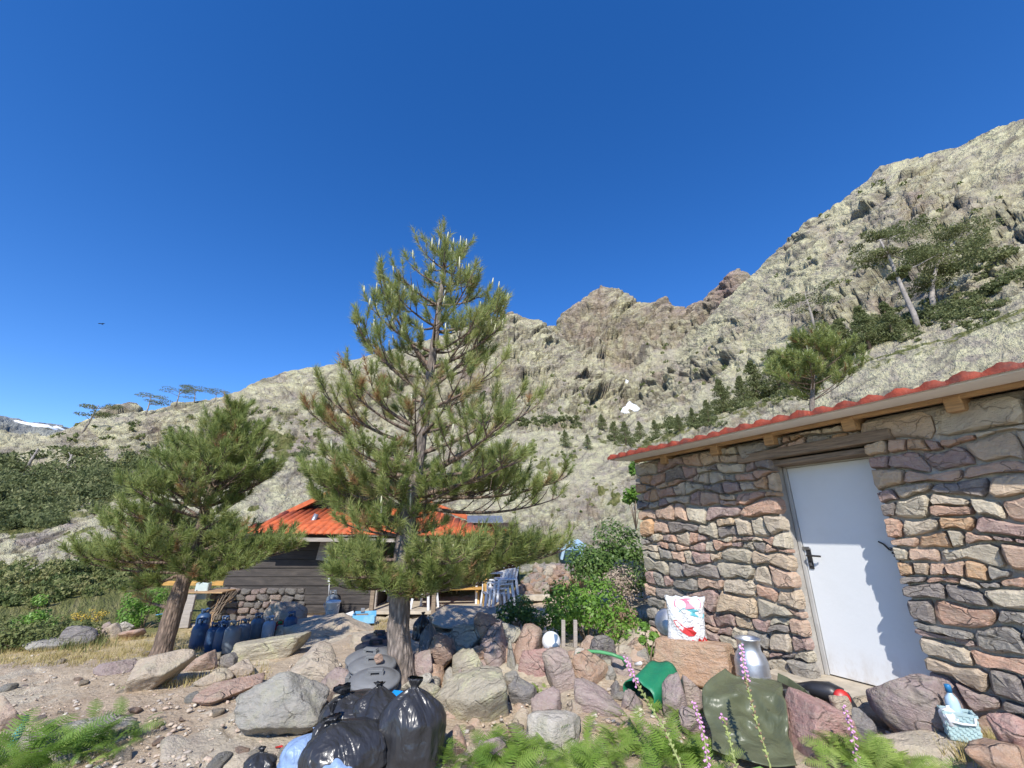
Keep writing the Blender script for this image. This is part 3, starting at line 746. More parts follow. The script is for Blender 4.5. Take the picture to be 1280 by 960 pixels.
RK = {
 'pink': rock_mat("pinkish_rock", [(0.538, 0.346, 0.243), (0.461, 0.288, 0.211), (0.589, 0.422, 0.307)], 0.3),
 'grey': rock_mat("grey_rock", [(0.384, 0.365, 0.314), (0.320, 0.307, 0.275), (0.448, 0.422, 0.352)], 0.4),
 'dark': rock_mat("dark_rock", [(0.205, 0.198, 0.192), (0.243, 0.224, 0.211), (0.186, 0.173, 0.173)], 0.25),
 'purple': rock_mat("purple_grey_rock", [(0.42, 0.315, 0.285), (0.37, 0.28, 0.265), (0.47, 0.36, 0.31)], 0.3),
 'orange': rock_mat("orange_rock", [(0.550, 0.320, 0.186), (0.589, 0.371, 0.230), (0.512, 0.307, 0.205)], 0.25),
 'tan': rock_mat("tan_rock", [(0.563, 0.454, 0.320), (0.512, 0.410, 0.301), (0.602, 0.512, 0.384)], 0.35),
 'lichen': rock_mat("lichened_rock", [(0.474, 0.410, 0.282), (0.512, 0.461, 0.333), (0.448, 0.384, 0.282)], 0.75, (0.602, 0.576, 0.358)),
 'red': rock_mat("red_rock", [(0.55, 0.31, 0.26), (0.50, 0.285, 0.25), (0.58, 0.34, 0.28)], 0.12),
 'white': rock_mat("whitish_rock", [(0.640, 0.595, 0.499), (0.589, 0.538, 0.448), (0.678, 0.627, 0.538)], 0.4),
}
_rs = [100]
def rock(u, v, w, h, c, label, Y=None, depth=0.8, rot=0.0, tilt=0.0, sub=3, boxy=0.0, group=None, rough=0.05, seed=None, cat="rock", planes=13):
    """boulder whose outline is centred on pixel (u, v), w by h pixels"""
    _rs[0] += 7; sd_ = seed or _rs[0]
    if Y is None:
        p = ground_at(u, v + h * 0.42); Y = p[1] + 0.12 * w * mpp(p) * depth
    p = at(u, v, Y); k = mpp(p)
    V, F = rock_shape(sd_, sub, planes, rough, boxy, .62 if planes < 20 else .84)
    me = np_mesh("rock", V * np.array((w * k * 1.02, w * k * depth, h * k * 1.12)), F, True)
    o = obj("rock", me, RK[c]); o.location = tuple(p); o.rotation_euler = (0, math.radians(tilt), math.radians(rot))
    return tag(o, label, cat, group)
def hy(v): return 5.65 - (v - 790) / 140 * 1.75
HEAP = [
 (609, 792, 36, 38, 'pink', "rounded pinkish boulder at the top of the rock heap"),
 (580, 800, 38, 26, 'grey', "triangular grey boulder behind the heap's pink stones, right of the pine"),
 (554, 816, 36, 33, 'pink', "pinkish boulder with flat face beside the crumpled silver-grey plastic bag"),
 (530, 836, 30, 30, 'purple', "dark purplish boulder right against the pine trunk"),
 (584, 840, 37, 39, 'lichen', "grey-tan angular boulder above the fern tuft beside the pine"),
 (595, 819, 21, 17, 'orange', "small orange-red stone wedged between two boulders of the heap"),
 (620, 814, 36, 50, 'purple', "tall purplish grey boulder in the middle of the heap"),
 (658, 811, 40, 42, 'pink', "big pink-tan boulder next to the white ball"),
 (636, 793, 26, 20, 'grey', "grey stone leaning behind the tall purplish boulder"),
 (672, 833, 36, 38, 'red', "reddish brown boulder below the white ball"),
 (729, 823, 24, 18, 'white', "small whitish stone beside the green hose"),
 (735, 852, 42, 54, 'orange', "orange-tan cracked boulder under the green hose"),
 (761, 849, 21, 22, 'grey', "small grey cobble right of the orange-tan boulder"),
 (768, 871, 23, 28, 'dark', "dark grey cobble above the speckled purple boulder"),
 (748, 887, 54, 46, 'purple', "large speckled purple boulder left of the green sack"),
 (684, 890, 38, 42, 'purple', "purplish boulder below the slanting slab of the heap"),
 (655, 873, 36, 40, 'dark', "dark pointed boulder at the edge of the lichened slab"),
 (752, 812, 36, 30, 'dark', "dark grey boulder half hidden behind the whitish stone"),
 (778, 842, 26, 30, 'purple', "purple-grey stone under the green hose's pink flower"),
 (786, 888, 30, 34, 'purple', "purple stone touching the green sack"),
 (655, 902, 28, 22, 'tan', "tan stone under the dark pointed boulder"),
 (575, 856, 14, 26, 'purple', "thin purple stone standing against the lichened slab"),
 (640, 827, 14, 40, 'grey', "thin greenish grey slab standing between two boulders of the heap"),
 (783, 922, 26, 34, 'orange', "orange stone among the ferns below the green sack"),
 (720, 893, 20, 24, 'tan', "small tan stone in the gap beside the speckled purple boulder"),
 (520, 858, 32, 22, 'white', "pale stone at the foot of the pine"),
 (537, 872, 26, 22, 'lichen', "pale lichened stone between pine foot and fern tuft"),
 (640, 850, 20, 16, 'grey', "small grey cobble at the top of the lichened slab"),
]
for i, (u, v, w, h, c, lab) in enumerate(HEAP):
    rock(u, v, w * 1.2, h * 1.18, c, lab, Y=hy(v), rot=(i * 37) % 360, tilt=((i * 23) % 31) - 15, sub=3, rough=0.06)
rock(706, 860, 36, 80, 'purple', "long slanting purplish slab leaning in the middle of the heap", Y=4.8, depth=0.9, rot=12, tilt=-14, sub=4, boxy=1)
rock(597, 888, 125, 86, 'lichen', "large slanting boulder blotched with yellow-green lichen beside the black bags", Y=4.55, depth=0.8, rot=-18, tilt=-34, sub=4, rough=0.035)
rock(694, 924, 76, 52, 'white', "broad whitish boulder between two ferns", Y=3.95, depth=0.9, rot=20, sub=4)
rock(618, 945, 40, 40, 'purple', "purplish stone under the fern beside the black bag", Y=3.75, sub=3)
rock(565, 940, 40, 46, 'pink', "pinkish stone against the standing black bag", Y=3.85, sub=3)
rock(845, 872, 40, 48, 'purple', "purple-grey boulder between green sack and olive tarpaulin", Y=4.3, sub=3, rot=30)
rock(866, 866, 34, 38, 'purple', "purple boulder leaning on the olive tarpaulin's edge", Y=4.45, sub=3, rot=70)
rock(862, 902, 28, 28, 'purple', "small purple stone among the ferns before the olive tarpaulin", Y=4.0, sub=3)
rock(869, 832, 92, 52, 'orange', "large pale orange block carrying the printed white bag", Y=5.05, depth=0.55, rot=-38, sub=4, boxy=1, rough=0.03)
rock(1022, 922, 82, 80, 'red', "big red rock with a dark patch in front of the threshold", Y=3.72, depth=0.8, rot=15, tilt=12, sub=4, boxy=0.5, seed=432)
rock(1147, 888, 96, 78, 'purple', "large grey-purple boulder in front of the white door", Y=3.62, depth=0.8, rot=-25, tilt=14, sub=4, rough=0.06)
rock(1082, 914, 30, 40, 'dark', "dark slate stone between the red rock and the large boulder", Y=3.6, depth=0.6, sub=3)
rock(1062, 905, 24, 60, 'tan', "thin brown stone leaning behind the red rock", Y=3.75, depth=0.5, tilt=-16, sub=3, boxy=1)
rock(1098, 895, 60, 34, 'tan', "flat tan stone under the large grey-purple boulder", Y=4.0, depth=0.9, sub=3)
rock(1172, 948, 130, 44, 'tan', "low tan ledge stone under the blue basket", Y=3.35, depth=0.7, sub=4, rot=-20)
rock(1268, 922, 54, 48, 'red', "pinkish rock against the stone wall at the picture's right edge", Y=2.85, depth=0.9, sub=3)
rock(1245, 952, 70, 40, 'orange', "orange-tan stone below the pinkish rock at the wall", Y=2.8, depth=0.8, sub=3)
r_ = random.Random(77)
for i in range(64):                                        # smaller stones choking the gaps of the heap
    u, v = r_.uniform(522, 800), r_.uniform(802, 925); s_ = r_.uniform(20, 36)
    rock(u, v + 4, s_, s_ * .85, r_.choice(('grey', 'purple', 'pink', 'tan', 'pink', 'orange')), "small stone wedged between the big boulders of the heap", Y=hy(v) + .12, rot=r_.uniform(0, 360), sub=2, rough=.07, group="small stones in the boulder heap", cat="stone")
# left of the pine
rock(351, 886, 108, 74, 'grey', "big rounded grey-green boulder on the path left of the black bags", depth=0.85, rot=10, sub=4, rough=0.12, seed=219, planes=26)
rock(197, 845, 74, 44, 'tan', "layered tan boulder at the foot of the smaller pine", depth=0.7, rot=18, tilt=-16, sub=4)
rock(252, 829, 40, 26, 'pink', "pink flat-topped stone right of the layered tan boulder", sub=3)
rock(332, 812, 96, 24, 'lichen', "long flat slab with a dark underside before the gas bottles", depth=0.6, rot=8, tilt=-9, sub=4, boxy=0.5)
rock(284, 828, 26, 20, 'dark', "grey stone under the long flat slab's end", sub=3)
rock(302, 838, 32, 20, 'tan', "tan stone below the long flat slab", sub=3)
rock(402, 846, 70, 50, 'tan', "smooth dusty tan boulder behind the big grey-green one", depth=0.9, rot=-12, tilt=10, sub=4)
rock(425, 862, 48, 40, 'purple', "flat purplish rock left of the grey rubber bins", depth=1.0, rot=30, tilt=20, sub=3)
rock(424, 886, 34, 34, 'tan', "tan stone between the big grey-green boulder and the black bags", sub=3)
rock(288, 862, 70, 20, 'pink', "flat pinkish slab sunk into the path", depth=1.2, rot=25, sub=4)
rock(268, 848, 40, 18, 'tan', "small flat stone sunk in the path above the pinkish slab", depth=1.0, sub=3)
rock(6, 894, 40, 40, 'pink', "pinkish boulder cut by the picture's left edge", sub=3)
rock(96, 938, 118, 56, 'grey', "low weathered outcrop beside the fern at lower left", Y=4.2, depth=0.9, rot=-30, tilt=-10, sub=4)
rock(270, 905, 60, 30, 'tan', "low tan outcrop in the path left of the grey-green boulder", Y=4.72, depth=1.1, rot=40, sub=3)
rock(230, 945, 70, 34, 'tan', "pale outcrop sunk in the dirt at the bottom edge", Y=4.02, depth=1.0, rot=-25, sub=3)
rock(98, 797, 40, 24, 'dark', "blue-grey boulder at the edge of the dry grass", depth=0.8, rot=15, sub=3)
rock(126, 788, 26, 18, 'purple', "purplish stone next to the blue-grey boulder", sub=3)
rock(142, 790, 20, 18, 'tan', "tan stone in the row by the green bush", sub=3)
rock(156, 784, 24, 14, 'white', "whitish stone in the row by the green bush", sub=3)
rock(163, 793, 30, 12, 'pink', "low pink stone at the end of the row by the green bush", sub=3)
rock(62, 806, 46, 12, 'grey', "flat grey stone at the dry grass's far edge", depth=1.0, sub=3)
rock(148, 834, 46, 14, 'purple', "flat grey slab lying on the dry dirt near the smaller pine", depth=1.0, rot=20, sub=3)
# bedrock ledge in front of the dark hut
rock(415, 792, 150, 34, 'tan', "broad dusty bedrock ledge below the white bucket", Y=8.6, depth=0.7, rot=6, tilt=3, sub=4, rough=0.07)
rock(355, 768, 54, 28, 'tan', "weathered rock end of the ledge beside the gas bottles", Y=9.9, depth=0.8, sub=3)
rock(470, 812, 90, 30, 'tan', "smooth dusty bedrock hump left of the pine trunk", Y=6.9, depth=1.2, sub=4, rough=0.05)
rock(595, 775, 120, 22, 'tan', "low bedrock rise in the pine's shade before the chairs", Y=8.6, depth=1.0, sub=4)
rock(790, 808, 70, 40, 'tan', "low earthy rock with dry grass by the hut corner", Y=6.3, depth=0.8, sub=3)
rock(777, 765, 44, 26, 'pink', "dusty pink rock under the dead bush", Y=8.2, depth=0.9, sub=3)
# loose stones on the dirt, alike
shared = [np_mesh("loose_stone", *rock_shape(900 + i, 2, 11, 0.06), True) for i in range(8)]
for m_ in shared: m_.materials.append(RK['tan'])
shared2 = []
for i, cc in enumerate(('grey', 'pink', 'tan', 'tan', 'tan', 'pink', 'white', 'purple')):
    q = shared[i].copy(); q.materials.clear(); q.materials.append(RK[cc]); shared2.append(q)
rg_ = random.Random(31)
def clear_of_hut(p): return np.dot(p - HO, HN) > 0.15 or np.dot(p - HO, HS) < SL - 0.2
cnt = 0
for i in range(400):
    u, v = rg_.uniform(0, 640), rg_.uniform(815, 955)
    if i % 4 == 0: u, v = rg_.uniform(560, 1260), rg_.uniform(800, 958)
    p = ground_at(u, v)
    if not clear_of_hut(p) or (430 < u < 560 and v > 790): continue
    s_ = rg_.uniform(0.04, 0.12) * (1.0 if rg_.random() < .8 else 1.5)
    o = obj("loose_stone", rg_.choice(shared2), None, None, p + np.array((0, 0, s_ * 0.12)), (rg_.uniform(-.3, .3), rg_.uniform(-.3, .3), rg_.uniform(0, 6)), (s_ * 1.3, s_, s_ * 0.65))
    tag(o, "fist-sized loose stone lying on the dirt around the boulders", "stone", "loose stones on the dirt"); cnt += 1
    if cnt >= 95: break
# gravel
def scatter_gravel(n, seed):
    r = np.random.RandomState(seed); D, F = ICO[1]
    u = r.uniform(-20, 1290, n); v = 800 + 165 * r.uniform(0, 1, n) ** 0.8
    Vs, Fs = [], []
    sh = [rock_shape(300 + i, 1, 9, 0.05)[0] for i in range(6)]; k = 0
    cols = []
    for i in range(n):
        d = ray(u[i], v[i]); kk = (EYE + 0.27) / -d[2]; x, y = d[0] * kk, d[1] * kk
        if y > 10 or not clear_of_hut(np.array((x, y, 0))): continue
        s_ = 0.009 + 0.034 * r.rand() ** 2.5
        a = r.rand() * 6.3; ca, sa = math.cos(a), math.sin(a)
        V = sh[i % 6] * np.array((1.3, 1, 0.7)) * s_; V = np.c_[V[:, 0] * ca - V[:, 1] * sa, V[:, 0] * sa + V[:, 1] * ca, V[:, 2]]
        V[:, 0] += x; V[:, 1] += y; Vs.append(V); Fs.append(F + k); k += len(V); cols.append(np.full(len(V), r.rand()))
    V = np.concatenate(Vs); g = gz(*(np.array([q.mean(0)[:2] for q in Vs]).T))
    V[:, 2] += np.repeat(g, [len(q) for q in Vs]) + 0.006
    me = np_mesh("gravel", V, np.concatenate(Fs), True); attr(me, "tone", np.concatenate(cols)); return me
m, t, b = nodes("gravel_stone"); N = NT(t)
N.l(N.ramp(N.attr("tone"), [(0.0, (0.36, 0.31, 0.26)), (0.3, (0.52, 0.42, 0.31)), (0.6, (0.45, 0.34, 0.26)), (0.8, (0.40, 0.37, 0.32)), (1.0, (0.60, 0.53, 0.43))]), b.inputs["Base Color"]); b.inputs["Roughness"].default_value = 0.9
g_ = obj("gravel", scatter_gravel(3200, 4), m); tag(g_, "gravel and pebbles strewn over the dirt", "gravel", kind="stuff")
# ------------------------------------------------------------------ dark plank hut with its terrace
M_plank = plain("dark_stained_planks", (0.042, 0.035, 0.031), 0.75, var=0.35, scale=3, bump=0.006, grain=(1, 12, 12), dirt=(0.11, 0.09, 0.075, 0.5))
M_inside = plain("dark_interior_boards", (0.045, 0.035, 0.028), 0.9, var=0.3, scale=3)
M_orange = plain("orange_roof_tile", (0.50, 0.11, 0.03), 0.65, var=0.35, scale=5, dirt=(0.36, 0.09, 0.035, 0.5))
M_grey_metal = plain("grey_metal", (0.34, 0.35, 0.36), 0.45, 0.7, var=0.15, scale=8)
M_white_plastic = plain("white_plastic", (0.72, 0.73, 0.75), 0.45, var=0.05, scale=5, dirt=(0.5, 0.48, 0.44, 0.4))
M_yellow_wood = plain("yellow_varnished_timber", (0.50, 0.28, 0.075), 0.55, var=0.3, scale=4, grain=(1, 10, 10))
M_grey_board = plain("grey_weathered_board", (0.36, 0.32, 0.28), 0.85, var=0.25, scale=3, bump=0.006, grain=(1, 8, 8), dirt=(0.22, 0.19, 0.16, 0.5))
HY = 10.8; HB = -0.46
PL = at(272, 760, HY)[0]; PR = at(464, 760, HY)[0]
RL = at(300, 657, 10.15)[0]; RRT = at(628, 672, 10.15)[0]
house = thing("plank_hut", "dark plank hut with orange tiled roof behind the pines", "hut", ((PL + PR) / 2, HY, HB))
O = np.array(house.location)
def L(x, y, z): return (x - O[0], y - O[1], z - O[2])
fnd = MB(); fnd.box(L((PL + PR) / 2 - .1, HY + 0.35, HB + 0.12), (PR - PL + .2, 0.5, 0.55)); fnd = fnd.build("foundation", M_mortar, house)
fm = [np_mesh("stone", *rock_shape(40 + i, 2, 12, 0.05, 1), True) for i in range(7)]
for q in fm: q.materials.append(RK['dark'])  # dark rock puts the smaller pine's shade into the foundation's colour
fm += [q.copy() for q in fm[:4]]
for q in fm[7:]: q.materials.clear(); q.materials.append(RK['purple'])
z = HB - 0.12
while z < 0.02:
    x = PL - 0.25; h = rnd.uniform(0.10, 0.16)
    while x < at(372, 760, HY)[0]:
        w = rnd.uniform(0.14, 0.3)
        obj("stone", rnd.choice(fm), None, fnd, L(x + w / 2, HY + 0.06 + rnd.uniform(-.02, .03), z + h / 2 + rnd.uniform(-.02, .02)), (0, rnd.uniform(-.1, .1), 0), (w * 1.02, 0.2, h * 1.06)); x += w
    z += h
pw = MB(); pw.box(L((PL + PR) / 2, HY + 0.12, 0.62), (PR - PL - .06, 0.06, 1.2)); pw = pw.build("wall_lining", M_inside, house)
z = at(400, 751, HY)[2] - 0.26; k = 0
z0p = z
while z < 1.1:
    x0 = PL + (0 if z > -0.05 else 1.75)
    x1 = PR + rnd.uniform(-.02, .02)
    if z > 0.60: x1 = at(418, 700, HY)[0]
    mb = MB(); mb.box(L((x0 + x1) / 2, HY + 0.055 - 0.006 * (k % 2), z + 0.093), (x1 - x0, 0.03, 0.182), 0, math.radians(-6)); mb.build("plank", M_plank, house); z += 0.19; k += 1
# corner post, side wall, recess at the porch
mb = MB(); mb.box(L(PR + 0.05, HY + 0.06, 0.42), (0.09, 0.10, 1.7)); mb.build("corner_post", M_grey_board, house)
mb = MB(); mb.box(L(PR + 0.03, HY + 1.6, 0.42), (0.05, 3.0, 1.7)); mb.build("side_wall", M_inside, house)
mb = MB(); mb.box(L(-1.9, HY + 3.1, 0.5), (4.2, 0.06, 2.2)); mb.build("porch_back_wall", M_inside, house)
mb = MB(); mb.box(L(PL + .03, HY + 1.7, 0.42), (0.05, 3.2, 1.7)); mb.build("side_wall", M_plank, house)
# open window with its shutters and props
wx0, wx1 = at(418, 700, HY)[0], PR
sh_ = MB(); sh_.box(L(at(404, 695, HY)[0], HY - 0.02, 0.92), (0.24, 0.03, 0.46), 0, 0, math.radians(8)); sh_.build("shutter", M_grey_board, house)
wf = MB(); wf.box(L((wx0 + wx1) / 2, HY + .05, 0.66), (wx1 - wx0, 0.12, 0.05)); wf.box(L((wx0 + wx1) / 2, HY + .05, 1.12), (wx1 - wx0, 0.10, 0.05)); wf.build("window_frame", M_grey_board, house)
pp = MB(); pp.tube([L(at(415, 684, HY)[0], HY - 0.05, 1.14), L(at(409, 712, HY)[0], HY - 0.05, 0.62)], 0.028, 10); pp.build("drain_pipe", M_white_plastic, house)
sw = MB(); sw.box(L(at(411, 729, HY)[0], HY + 0.01, 0.27), (0.05, 0.05, 0.09)); sw.tube([L(at(411, 729, HY)[0], HY + .02, 0.24), L(at(410, 750, HY)[0], HY + .02, -.1)], 0.008, 6); sw.build("light_switch", M_white_plastic, house)
# roofs: hipped front plane of moulded tiles, gable roof above it
EZ = at(460, 667, 10.15)[2]
TL, TR = at(368, 637, 11.9), at(534, 634, 11.9)
A0, A1 = np.array((RL, 10.15, EZ + .03)), np.array((RRT, 10.15, EZ - .05))
roofb = MB()
def quad_solid(mb, a, b, c, d, th):
    V = [L(*p) for p in (a, b, c, d)] + [L(p[0], p[1], p[2] - th) for p in (a, b, c, d)]
    return mb.add(V, [[0, 1, 2, 3], [7, 6, 5, 4], [0, 4, 5, 1], [1, 5, 6, 2], [2, 6, 7, 3], [3, 7, 4, 0]])
quad_solid(roofb, A0, A1, TR, TL, 0.03)
roofp = roofb.build("front_roof", M_orange, house)
nc = 34
for i in range(nc):                                     # tile columns running up the front plane
    f0, f1 = (i + 0.5) / nc, (i + 0.5) / nc
    a = A0 + (A1 - A0) * f0
    tx = a[0]
    if tx < TL[0]: k = (tx - A0[0]) / (TL[0] - A0[0])
    elif tx > TR[0]: k = (A1[0] - tx) / (A1[0] - TR[0])
    else: k = 1.0
    if k < 0.06: continue
    top = np.array((tx, a[1] + (TL[1] - a[1]) * k, a[2] + (TL[2] - a[2]) * k))
    w = (A1[0] - A0[0]) / nc
    mb = MB(); V = []; F = []
    for p in (a + np.array((0, -.03, -.01)), top):
        for j in range(7):
            ph = math.pi * j / 6
            V.append(L(p[0] - math.cos(ph) * w * 0.46, p[1], p[2] + math.sin(ph) * 0.05 + 0.004))
    for j in range(6): F.append([j, j + 1, 7 + j + 1, 7 + j])
    F.append(list(range(7))[::-1]); F.append(list(range(7, 14)))
    mb.add(V, F, True); mb.build("tile_row", M_orange, roofp)
APX = at(452, 597, 11.7)
gl = at(350, 645, 11.7); gr = at(640, 668, 11.7)
for a_, nm in ((gl, "verge_board"), (gr, "verge_board")):
    mb = MB(); mb.beam(L(*a_), L(*APX), 0.06, 0.12); mb.build(nm, M_orange, house)
rb = MB()
for a_ in (gl, gr):
    b1, b2 = APX + np.array((0, 3.6, 0.0)), a_ + np.array((0, 3.6, 0))
    quad_solid(rb, a_ + np.array((0, .03, .065)), APX + np.array((0, .03, .065)), b1 + np.array((0, 0, .065)), b2 + np.array((0, 0, .065)), 0.05)
rb.build("gable_roof", M_orange, house)
gb = MB(); V = [L(TL[0], 11.95, EZ), L(TR[0] + .2, 11.95, EZ), L(TR[0] + .3, 11.95, gr[2] + .1), L(APX[0], 11.95, APX[2] - .05), L(TL[0], 11.95, gl[2] + .1)]
gb.add(V, [[0, 1, 2, 3, 4]]); gb.build("gable_wall", M_inside, house)
flu = MB(); q = at(388, 657, 10.9); flu.tube([L(*(q + np.array((-.02, 0, -.1)))), L(*(q + np.array((0.09, .05, 0.27))))], 0.06, 12); flu.build("flue_pipe", M_grey_metal, house)
gt = MB(); gt.beam(L(RL + .5, 10.25, EZ - .12), L(RRT, 10.25, EZ - .16), 0.06, 0.09); gt.build("eave_beam", M_grey_board, house)
for px in (470, 545, 607):
    mb = MB(); x = at(px, 700, 10.3)[0]; mb.box(L(x, 10.32, 0.42), (0.09, 0.09, 1.6)); mb.build("porch_post", M_yellow_wood if px == 607 else M_wood_old, house)
mb = MB(); mb.box(L(-1.75, 11.7, -0.33), (3.0, 2.8, 0.06)); mb.build("porch_floor", M_concrete, house)
# grey sheet lying on the far right roof edge
sh2 = MB(); q = at(600, 655, 11.0); sh2.box(L(*(q + np.array((0.1, 0.3, .12)))), (0.9, 0.6, 0.02), 0.1, 0.3); sh2.build("roof_sheet", M_grey_metal, house)

# ---- gas bottles
def bottle_mat(n, c): return plain(n, c, 0.42, var=0.2, scale=5, dirt=(c[0] * .5 + .05, c[1] * .5 + .04, c[2] * .45 + .03, 0.6))
MB_blue = bottle_mat("blue_bottle_paint", (0.032, 0.075, 0.16)); MB_grey = bottle_mat("grey_blue_bottle_paint", (0.14, 0.17, 0.205)); MB_pale = bottle_mat("pale_bottle_paint", (0.38, 0.42, 0.47))
def gas_bottle(u, v, h, m, label):
    p = ground_at(u, v); k = mpp(p); hh = h * k * 0.86; r = hh * 0.255
    t_ = thing("gas_bottle", label, "gas bottle", p, rnd.uniform(0, 6), "gas bottles lined up before the dark hut")
    mb = MB(); mb.lathe([(r * .8, 0), (r * .86, .02), (r * .86, .05), (r * .97, .07), (r, .12), (r, hh * .66), (r * .9, hh * .74), (r * .62, hh * .81), (r * .25, hh * .84)], n=20); mb.build("cylinder", m, t_)
    mb = MB()
    ring = [(r * .55 * math.cos(a), r * .55 * math.sin(a)) for a in np.linspace(0.6, 5.7, 14)]
    mb.tube([(x, y, hh * .97) for x, y in ring], .012, 6)
    for j in (0, 4, 9, 13): mb.tube([(ring[j][0], ring[j][1], hh * .78), (ring[j][0], ring[j][1], hh * .97)], .011, 6)
    mb.build("guard_ring", m, t_)
    mb = MB(); mb.lathe([(.02, hh * .82), (.02, hh * .90), (.035, hh * .90), (.035, hh * .93)], n=10); mb.build("valve", M_steel, t_)
for u, v, h, m, lab in (
    (245, 813, 42, MB_blue, "large blue gas bottle at the left end of the row"), (250, 795, 36, MB_blue, "blue gas bottle behind the row's left end"),
    (263, 814, 38, MB_blue, "second blue gas bottle in the row's front"), (274, 815, 39, MB_blue, "third blue gas bottle in the row's front"),
    (286, 816, 42, MB_grey, "dull grey-blue gas bottle, fourth in the row's front"), (301, 808, 36, MB_grey, "grey-blue gas bottle in the middle of the row"),
    (318, 803, 38, MB_grey, "tall dull gas bottle left of the pale one"), (333, 803, 34, MB_pale, "pale silver-grey gas bottle beside the red can"),
    (360, 799, 36, MB_blue, "bright blue gas bottle at the right end of the row"), (413, 770, 34, MB_grey, "grey gas bottle behind the white bucket"),
    (277, 799, 30, MB_blue, "blue gas bottle half hidden in the row's back")):
    gas_bottle(u, v, h, m, lab)
p = ground_at(347, 799); k = mpp(p)
t_ = thing("jerrycan", "red plastic can with green cap among the gas bottles", "can", p, 0.3)
M_red = plain("red_plastic", (0.50, 0.025, 0.02), 0.4, var=0.15); M_green = plain("green_plastic", (0.03, 0.22, 0.06), 0.4, var=0.15)
mb = MB(); mb.lathe([(.085, 0), (.09, .03), (.09, .18), (.07, .22), (.035, .24)], n=16, sx=1.1, sy=.8); mb.build("body", M_red, t_)
mb = MB(); mb.lathe([(.038, .235), (.038, .285), (.03, .29)], n=12); mb.build("cap", M_green, t_)
mb = MB(); mb.tube([(-.07, 0, .2), (-.05, 0, .27), (.0, 0, .30), (.05, 0, .27), (.07, 0, .2)], .012, 6); mb.build("handle", M_red, t_)
# ---- white bucket, boards, blue crate on the ledge
p = at(414, 776, 9.3); p[2] = at(414, 777, 9.3)[2]
t_ = thing("bucket", "white plastic bucket with wire handle standing on the rock ledge", "bucket", p)
mb = MB(); mb.lathe([(.105, 0), (.11, .005), (.128, .33), (.138, .33), (.138, .365), (.125, .365), (.12, .345), (.1, .02)], n=24); mb.build("body", M_white_plastic, t_)
mb = MB(); mb.tube([(.14 * math.cos(a), -.14 * math.sin(a) * .35 - .1, .34 - .13 * math.sin(a)) for a in np.linspace(0, math.pi, 12)], .005, 6); mb.build("handle", M_steel, t_)
p = at(398, 776, 9.3); mb = MB(); mb.box((0, 0, .04), (.26, .16, .08)); o = mb.build("foam_block", M_white_plastic, None, p); tag(o, "white foam block lying left of the white bucket", "block")
p = at(430, 773, 9.4); mb = MB(); mb.box((0, 0, .05), (.36, .05, .05), 0.2, 0, math.radians(-18)); mb.box((.07, -.03, .045), (.2, .04, .04), 0.5, 0, math.radians(-10)); o = mb.build("plank_offcut", M_white_plastic, None, p); tag(o, "pale plank offcut lying between bucket and blue crate", "plank")
M_sky_blue = plain("sky_blue_plastic", (0.14, 0.42, 0.68), 0.45, var=0.1, scale=6, dirt=(0.45, 0.55, 0.62, 0.5))
p = at(455, 778, 9.2); t_ = thing("crate", "torn sky-blue plastic crate lying on the rock ledge", "crate", p, 0.15)
mb = MB()
for (c_, d_) in (((0, -.11, .07), (.40, .015, .14)), ((0, .11, .09), (.40, .015, .18)), ((-.2, 0, .08), (.015, .205, .16)), ((.2, 0, .055), (.015, .205, .11)), ((0, 0, .008), (.385, .205, .014))): mb.box(c_, d_)
mb.build("shell", M_sky_blue, t_)
mb = MB(); mb.box((-.06, .09, .2), (.07, .02, .07)); mb.build("lug", M_grey_metal, t_)
mb = MB(); mb.box((-.05, .02, .1), (.22, .12, .08), .2); mb.build("filling", M_wood_old, t_)
# ---- wood and block stack at the hut's left
p = ground_at(232, 783); t_ = thing("board_stack", "stack of grey boards leaning beside the plank hut", "boards", p)
for i, (dx, w_, h_, lean) in enumerate(((-.42, .16, .62, .12), (-.18, .12, .60, .10), (.02, .24, .62, .02), (.04, .24, .3, -.05))):
    mb = MB(); mb.box((dx, -.05 * i, h_ / 2), (w_, .05, h_), 0, 0, lean); mb.build("board", M_grey_board, t_)
mb = MB(); mb.box((.1, .3, .64), (1.0, .5, .03)); mb.build("top_board", M_wood_new, t_)
mb = MB(); mb.box((.15, .0, -.0), (.8, .12, .08)); mb.build("pallet_base", M_grey_board, t_)
p2 = at(251, 749, p[1] + .3); t_ = thing("meter_box", "pale grey metal box standing on the board stack", "box", (p2[0], p2[1], p2[2]), .2)
mb = MB(); mb.box((0, 0, .17), (.26, .18, .34)); mb.build("case", plain("pale_grey_box", (.48, .55, .52), .5, var=.1), t_); mb = MB(); mb.box((-.08, -.094, .17), (.02, .01, .05)); mb.build("latch", M_black_plastic, t_)
p3 = ground_at(252, 790); t_ = thing("branch_heap", "heap of dry sticks leaning on the hut's stone base", "sticks", p3)
for i in range(16):
    a = rnd.uniform(-.5, .5); mb = MB(); mb.tube([(rnd.uniform(-.25, .2), rnd.uniform(-.1, .15), 0), (rnd.uniform(-.1, .15) + a * .2, .2, .3), (.25 + a * .4, .3 + rnd.uniform(-.1, .1), rnd.uniform(.5, .75))], [.014, .011, .006], 5); mb.build("stick", M_wood_new if i % 5 == 0 else M_wood_old, t_)
mb = MB(); q = at(240, 729, 10.9); mb.box((0, 0, 0), (1.5, .06, .1)); mb.box((.2, 0, -.14), (.06, .06, .3)); o = mb.build("timber_rail", M_yellow_wood, None, q); tag(o, "orange timber rail beside the hut's left corner", "rail")
